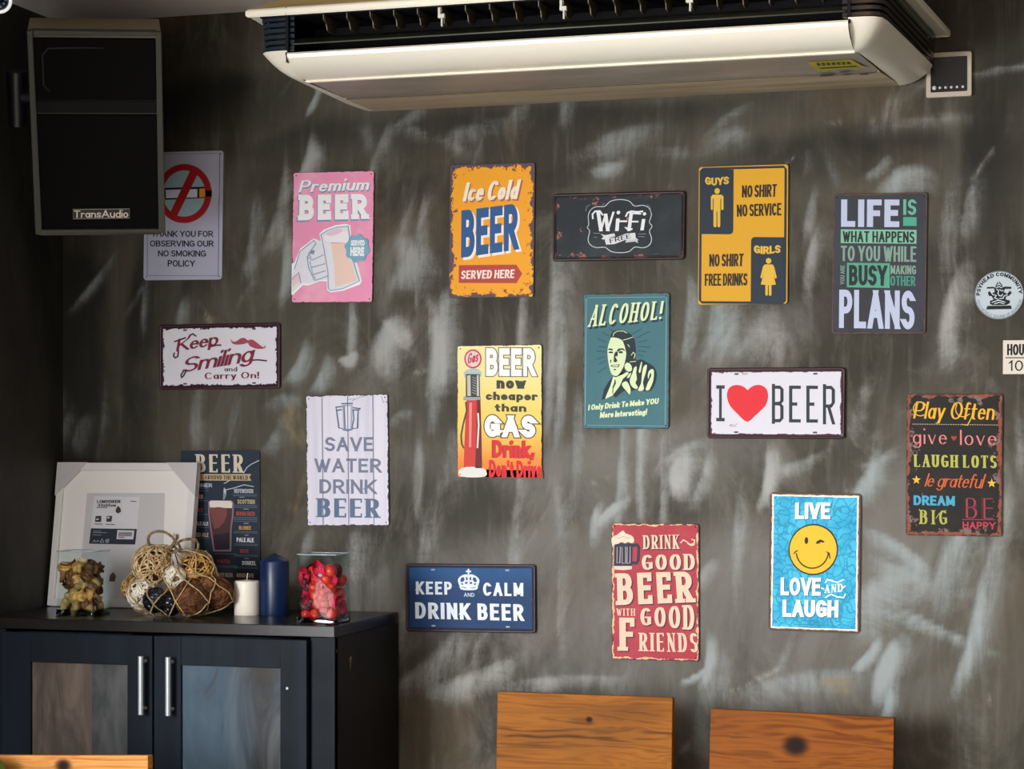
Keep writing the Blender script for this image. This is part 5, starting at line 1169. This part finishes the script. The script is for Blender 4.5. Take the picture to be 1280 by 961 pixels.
def vase(px0, px1, pyt, pyb, Y, dep, label):
    a, b = P(px0, pyb, Y), P(px1, pyb, Y); w_ = b.x-a.x; h_ = P(px0, pyt, Y).z - CT; t = .0028
    T = thing('glass_vase', label, 'vase', ((a.x+b.x)/2, Y+dep/2, CT))
    def ringp(w2, d2, z, r): return [(x, y, z) for x, y in rrect(w2, d2, r, 3)]
    m = M(); loop(m, [ringp(w_, dep, .008, .006), ringp(w_, dep, h_-.001, .006), ringp(w_-.001, dep-.001, h_, .006), ringp(w_-2*t+.001, dep-2*t+.001, h_, .005), ringp(w_-2*t, dep-2*t, h_-.001, .005), ringp(w_-2*t, dep-2*t, .015, .005)])
    obj('body', m, GL, T, smooth=.6)
    m = M(); rg = [ringp(w_-.004, dep-.004, .0, .006), ringp(w_, dep, .002, .006), ringp(w_, dep, .010, .006), ringp(w_-.003, dep-.003, .0135, .006)]
    loop(m, rg); n_ = len(rg[0]); m.add(rg[0], [tuple(range(n_))]); m.add(rg[-1], [tuple(range(n_))])
    obj('base', m, GT, T, smooth=.6)
    m = M(); out = ringp(w_-t, dep-t, h_, .005); m.tube(out, t*.5, 6, closed=True); obj('lip', m, mat('b8c8cc', .08, 0, .8, Alpha=.55), T, smooth=True)
    return T, w_, h_, dep
YL = -.345; YR = -.36
V1, w1, h1, d1 = vase(68.5, 117, 689, 767.5, YL+.03, .085, 'square glass vase of brown potpourri standing at the left end of the cabinet')
V2, w2, h2, d2 = vase(369.5, 421, 692.8, 774.5, YR, .085, 'square glass vase of red potpourri at the right end of the cabinet')
# potpourri
def pmat(name, c1, c2, r=.55):
    n = N(name); return n.done(n.mix(n.step(n.noise(90, 3), .35, .65), c1, c2), r)
def meshdata(m, mt): 
    o = obj('tmp', m, mt, smooth=True); me = o.data; bpy.data.objects.remove(o); return me
def petal_mesh(mt, L=.017, Wd=.010, curl=.5):
    m = M(); rows = []
    for i in range(7):
        t = i/6; hw = Wd/2*math.sin(PI*min(1, t*.93+.05))**.7; z = curl*L*(t-.5)**2*1.5
        rows.append([(L*(t-.5), hw*s_, z + abs(s_)**2*curl*Wd*.5) for s_ in (-1, -.5, 0, .5, 1)])
    m.sheet(rows); m.sheet([[(x, y, z-.0009) for x, y, z in r][::-1] for r in rows]); return meshdata(m, mt)
def pod_mesh(mt, r=.011, ribs=6, el=1.25, amp=.12):
    m = M(); rows = []
    for i in range(9):
        t = PI*i/8; row = []
        for k in range(25):
            q = 2*PI*k/24; rr = r*(1+amp*math.cos(ribs*q)*math.sin(t)); row.append((rr*math.sin(t)*math.cos(q), rr*math.sin(t)*math.sin(q), r*el*math.cos(t)))
        rows.append(row)
    return meshdata(m.sheet(rows), mt)
def flower_mesh(mt, n=12, L=.019):
    m = M()
    for ly in range(2):
        for k in range(n):
            q = 2*PI*(k+ly*.5)/n; l = L*(1-.2*ly); up = .25+.35*ly
            rows = []
            for i in range(4):
                t = i/3; w = .0034*math.sin(PI*(t*.75+.15)); x = l*t
                rows.append([((x)*math.cos(q)-s_*w*math.sin(q), x*math.sin(q)+s_*w*math.cos(q), x*up + .001*ly) for s_ in (-1, 0, 1)])
            m.sheet(rows)
    return meshdata(m, mt)
rnd = random.Random(3)
def fill(V, w_, h_, dep, kinds, top, name_lab, group, n_lay, per=11):
    i = 0; got = []
    for lay in range(n_lay):
        z = .021 + lay*(top-.021)/(n_lay-1)
        for j in range(per):
            best = None
            for _ in range(30):          # spread the pieces out
                p = Vector((rnd.uniform(-1, 1)*(w_/2-.0165), rnd.uniform(-1, 1)*(dep/2-.0165), z + rnd.uniform(-.006, .006)))
                if j % 2 == 0: p.y = -(dep/2-.0165)
                q = min([(p-g).length for g in got] or [1])
                if best is None or q > best[0]: best = (q, p)
            p = best[1]; got.append(p)
            me, nm, lb, cat, sc = kinds[rnd.randrange(len(kinds))]; i += 1
            o = bpy.data.objects.new(nm, me); COL.objects.link(o)
            o.location = (V.location.x + p.x, V.location.y + p.y, CT + p.z)
            o.rotation_euler = [rnd.uniform(0, 6.28) for _ in range(3)]; s_ = sc*rnd.uniform(1.15, 1.5); o.scale = (s_,)*3
            tag(o, lb, cat, group + ' ' + nm.replace('_', ' ') + ' pieces')
PB1 = pmat('pod_brown', '4a2a12', '7e5228'); PB2 = pmat('pod_gold', 'a8782e', 'dcb266'); PB3 = pmat('shell_green', '8a7440', 'c2a868')
k1 = [(pod_mesh(PB2, .0105, 5, 1.3, .18), 'seed_pod', 'ribbed golden brown seed pod inside the left glass vase', 'potpourri', 1.0), (pod_mesh(PB1, .011, 7, 1.0, .2), 'nut_husk', 'dark brown nut husk inside the left glass vase', 'potpourri', 1.0),
      (petal_mesh(PB1, .028, .017, .7), 'dried_leaf', 'curled dark dried leaf inside the left glass vase', 'potpourri', 1.0), (pod_mesh(PB3, .0085, 3, 1.6, .1), 'pistachio_shell', 'small pale green-brown shell inside the left glass vase', 'potpourri', .95)]
fill(V1, w1, h1, d1, k1, .100, '', 'left vase', 6)
PR1 = pmat('berry_red', 'b0131a', 'd83a20', .35); PR2 = pmat('petal_crimson', '9a0a28', 'd81848', .6); PR3 = pmat('husk_dark', '3a1018', '6a2030'); PG = pmat('sprig_green', '24382a', '4a5c40')
k2_ = [(pod_mesh(PR1, .0088, 3, 1.0, .02), 'red_berry', 'glossy red berry inside the right glass vase', 'potpourri', 1.0), (petal_mesh(PR2, .026, .018, .7), 'crimson_petal', 'curled crimson petal inside the right glass vase', 'potpourri', 1.05),
       (petal_mesh(PR2, .030, .016, .9), 'crimson_petal', 'curled crimson petal inside the right glass vase', 'potpourri', 1.0), (pod_mesh(PR1, .0102, 3, 1.0, .04), 'red_berry', 'glossy red berry inside the right glass vase', 'potpourri', 1.0),
       (pod_mesh(PR3, .0098, 5, 1.1, .2), 'dark_husk', 'dark purplish husk inside the right glass vase', 'potpourri', 1.0), (petal_mesh(PR2, .026, .018, .5), 'crimson_petal', 'curled crimson petal inside the right glass vase', 'potpourri', 1.1)]
fill(V2, w2, h2, d2, k2_, .106, '', 'right vase', 6)
def put(nm, me, loc, rot, lb, sc=1.0):
    o = bpy.data.objects.new(nm, me); COL.objects.link(o); o.location = loc; o.rotation_euler = rot; o.scale = (sc,)*3; tag(o, lb, 'potpourri'); return o
fl = flower_mesh(pmat('flower_pink', 'c8143c', 'f03a5c', .6), 14, .019)
q = P(402, 719, YR+.012)
f_ = put('dried_flower', fl, q, (PI/2+.1, .1, 0), 'bright pink dried daisy facing out of the right glass vase')
obj('flower_centre', M().ball((0,0,.006), .0058, .0058, .004, 14, 8), pmat('flower_centre', '8a7f86', 'c9c0c4'), f_, smooth=True)
q = P(96, 706, YL+.06); 
put('straw_flower', flower_mesh(pmat('straw', 'c9a878', 'e6cfa2', .7), 12, .017), (V1.location.x-.0, V1.location.y-.01, CT+.112), (.5, .2, 0), 'pale straw flower on top of the left glass vase filling')

# --- netted bag of woven balls
BY = -.235
def strand_ball(c, r, n, mt, core, wob=.05, th=.0016, seed=0, flat=1.0):
    rr = random.Random(seed); m = M()
    for i in range(n):
        ax = Vector((rr.gauss(0,1), rr.gauss(0,1), rr.gauss(0,1))).normalized(); u = ax.orthogonal().normalized(); v = ax.cross(u)
        off = rr.uniform(-.45, .45); pr = math.sqrt(1-off*off); ph = rr.uniform(0, 6.28); rad = r*rr.uniform(.93, 1.0)
        pts = [ (ax*off + (u*math.cos(t)+v*math.sin(t))*pr)*rad*(1+wob*math.sin(3*t+ph)) for t in [2*PI*k/20 for k in range(20)]]
        m.tube(pts, th*rr.uniform(.7, 1.3), 4, closed=True)
    return m
BM = {'cream': (pmat('cane_cream', 'b48a58', 'e6cfa4', .5), 'c'), 'white': (pmat('cane_white', 'd8cfbe', 'f4ecdc', .5), 'c'), 'gold': (pmat('cane_gold', '9a6a2a', 'd9ab62', .45), 'c'), 'brown': (pmat('coir_brown', '4a2610', '8a5528', .7), 'f'), 'black': (pmat('glitter_black', '0a0b10', '1c1f28', .25), 'b')}
balls = [  # px, py, r px, dy (towards the camera negative), kind, label
 (192,706,24,-.010,'cream','large cream woven cane ball at the upper left of the netted bag'),
 (178,742,18,-.035,'white','white woven cane ball at the lower left of the netted bag'),
 (219,721,13,-.045,'white','small white woven ball in the middle of the netted bag'),
 (194,750,15,-.075,'black','black glitter ball, left of the two black ones in the bag'),
 (212,759,14,-.055,'black','black glitter ball touching the cabinet top in the bag'),
 (240,750,22,-.045,'brown','large brown coir ball at the front of the netted bag'),
 (246,713,22,.005,'gold','golden woven cane ball under the right rope loop'),
 (271,741,19,.0,'brown','brown coir ball at the right end of the netted bag'),
 (222,742,14,.0,'gold','golden ball wedged behind the black balls in the netted bag'),
 (259,731,10,-.035,'brown','small brown coir ball between the two big ones in the bag'),
 (168,735,15,.03,'gold','golden cane ball at the back left of the netted bag')]
hull = []
for i, (px, py, pr, dy, kd, lb) in enumerate(balls):
    Y = BY+dy; c = P(px, py, Y); k = (D+Y)/ray(px)[1]/F; r = pr*k*1.1
    c.z = max(c.z, CT + r + .002); hull.append((c.copy(), r))
    T = thing('woven_ball' if kd in ('cream', 'white', 'gold') else ('coir_ball' if kd == 'brown' else 'glitter_ball'), lb, 'decorative ball', (c.x, c.y, c.z))
    mt = BM[kd][0]
    if kd in ('cream', 'white', 'gold'):
        obj('core', M().ball((0,0,0), r*.74, n=18, m=12), mat({'cream': '6a4420', 'white': '8a6c48', 'gold': '50300f'}[kd], .8), T, smooth=True)
        obj('cane', strand_ball(c, r*.95, 30, mt, None, .05, .0019, i), mt, T, smooth=True)
    elif kd == 'brown':
        obj('core', M().ball((0,0,0), r*.93, n=20, m=14), mat('3a1e0e', .9), T, smooth=True)
        obj('fibre', strand_ball(c, r*.97, 110, mt, None, .015, .0007, i), mt, T, smooth=True)
    else:
        m = M().ball((0,0,0), r*.95, n=36, m=26); rr = random.Random(i)
        m.v = [tuple(Vector(v)*(1+rr.uniform(-.05,.05))) for v in m.v]; obj('glitter', m, mt, T)
# the net: rows of knots round the heap of balls
hc = sum((h[0] for h in hull), Vector())/len(hull); hc = Vector((P(222, 735, BY).x, BY, CT+.045))
def surf(d, extra=.004):
    best = .02
    for c, r in hull:
        o = c - hc; b = o.dot(d); disc = b*b - (o.length_squared - r*r)
        if disc > 0: best = max(best, b + math.sqrt(disc))
        else: # ease between the balls
            e = o.normalized().dot(d); 
            if e > .5: best = max(best, (o.length + r*.8)*e**1.5*.9)
    return hc + d*(best+extra)
neck = P(216, 688, BY-.005)
ROWS = [(-.98, 6), (-.55, 11), (-.12, 11), (.28, 11), (.62, 11), (.86, 11)]
knots = []
for ri, (sz, nc) in enumerate(ROWS):
    row = []
    for k in range(nc):
        q = 2*PI*(k + (.5 if ri % 2 else 0))/nc + rnd.uniform(-.10,.10); s_ = sz + rnd.uniform(-.05,.05); s_ = max(-1, min(.97, s_)); cz = math.sqrt(max(0, 1-s_*s_))
        p = surf(Vector((cz*math.cos(q), cz*math.sin(q), s_)).normalized()); p.z = max(p.z, CT+.003); row.append(p)
    knots.append(row)
net = M(); bag = thing('net_bag', 'jute net bag tied with rope loops, full of woven balls', 'net bag', (hc.x, hc.y, CT))
lo = lambda p: Vector(p) - Vector((hc.x, hc.y, CT))
def strand(m, a, b, r=.0016):
    pts = []
    for i in range(7):
        t = i/6; p = a.lerp(b, t); d = (p-hc); L = d.length; d.normalize(); sp_ = surf(d, .003)
        if (sp_-hc).length > L or True: 
            w_ = math.sin(PI*t)
            p = p.lerp(sp_, .85*w_)
        p.z = max(p.z, CT+.002); pts.append(lo(p))
    m.tube(pts, r, 5)
kn = M()
for ri in range(len(knots)):
    for p in knots[ri]: kn.ball(lo(p), .0023, n=6, m=4)
    if ri+1 < len(knots):
        a, b = knots[ri], knots[ri+1]
        for j, p in enumerate(b):
            if len(a) == len(b): cand = (a[j], a[(j+1) % len(a)]) if ri % 2 == 0 else (a[j], a[(j-1) % len(a)])
            else: cand = sorted(a, key=lambda q_: (q_-p).length)[:2]
            for c in cand: strand(net, c, p)
for j in range(6): strand(net, knots[0][j], knots[0][(j+1) % 6])
for p in knots[-1]:
    net.tube([lo(p), lo(p.lerp(neck, .6) + (p-hc).normalized()*.006), lo(neck)], .0013, 5)
JU = pmat('jute', '9a8258', 'cdb286', .8); o = obj('netting', net, JU, bag, smooth=True); o['kind'] = 'stuff'
o = obj('knots', kn, JU, bag, smooth=True); o['kind'] = 'stuff'
def rope(pts, r, nm):
    # two twisted plies along a smoothed path
    q = []; n_ = len(pts)
    for i in range(n_-1):
        p0, p1, p2, p3 = pts[max(0,i-1)], pts[i], pts[i+1], pts[min(n_-1,i+2)]
        for j in range(6):
            t = j/6; q.append(.5*((2*p1) + (-p0+p2)*t + (2*p0-5*p1+4*p2-p3)*t*t + (-p0+3*p1-3*p2+p3)*t**3))
    q.append(pts[-1]); m = M()
    for s_ in (0, 1, 2):
        pl_ = []
        for i, p in enumerate(q):
            t = (q[min(i+1, len(q)-1)] - q[max(i-1, 0)]).normalized(); e = t.cross(Vector((0, 1, .1))).normalized(); g = t.cross(e); a_ = i*.9 + s_*2*PI/3
            pl_.append(lo(p + (e*math.cos(a_) + g*math.sin(a_))*r*.5))
        m.tube(pl_, r*.62, 6)
    return obj(nm, m, pmat('rope', '5e4830', '9a7e58', .8), bag, smooth=True)
R6 = 160/1183
pt = lambda zx, zy, dy=0: P(140+zx*R6, 650+zy*R6, BY-.012+dy)
rope([pt(560,250), pt(470,235,-.004), pt(370,245,-.006), pt(335,195,-.004), pt(350,135,0), pt(410,105), pt(490,112), pt(560,160), pt(590,215)], .0030, 'rope_loop')
rope([pt(560,250), pt(620,200,-.004), pt(690,178,-.006), pt(770,180,-.004), pt(797,235,0), pt(770,310), pt(700,325), pt(620,285), pt(570,240)], .0030, 'rope_loop')
rope([pt(540,290), pt(560,225,-.008), pt(600,170,-.008), pt(605,140)], .0032, 'rope_knot'); rope([pt(505,270,-.006), pt(560,300,-.012), pt(630,260,-.008), pt(600,205,-.004)], .0028, 'rope_knot')
rope([pt(420,265), pt(490,300,-.004), pt(470,420,-.012), pt(460,540,-.016)], .0018, 'rope_end')
fr2 = M(); rr = random.Random(4)
for i in range(16):
    a_ = pt(590+rr.uniform(-20,25), 150+rr.uniform(-15,15)); fr2.tube([lo(a_), lo(a_ + Vector((rr.uniform(-.006,.006), rr.uniform(-.004,.004), rr.uniform(.002,.009))))], .0004, 4)
o = obj('frayed_fibres', fr2, JU, bag); o['kind'] = 'stuff'
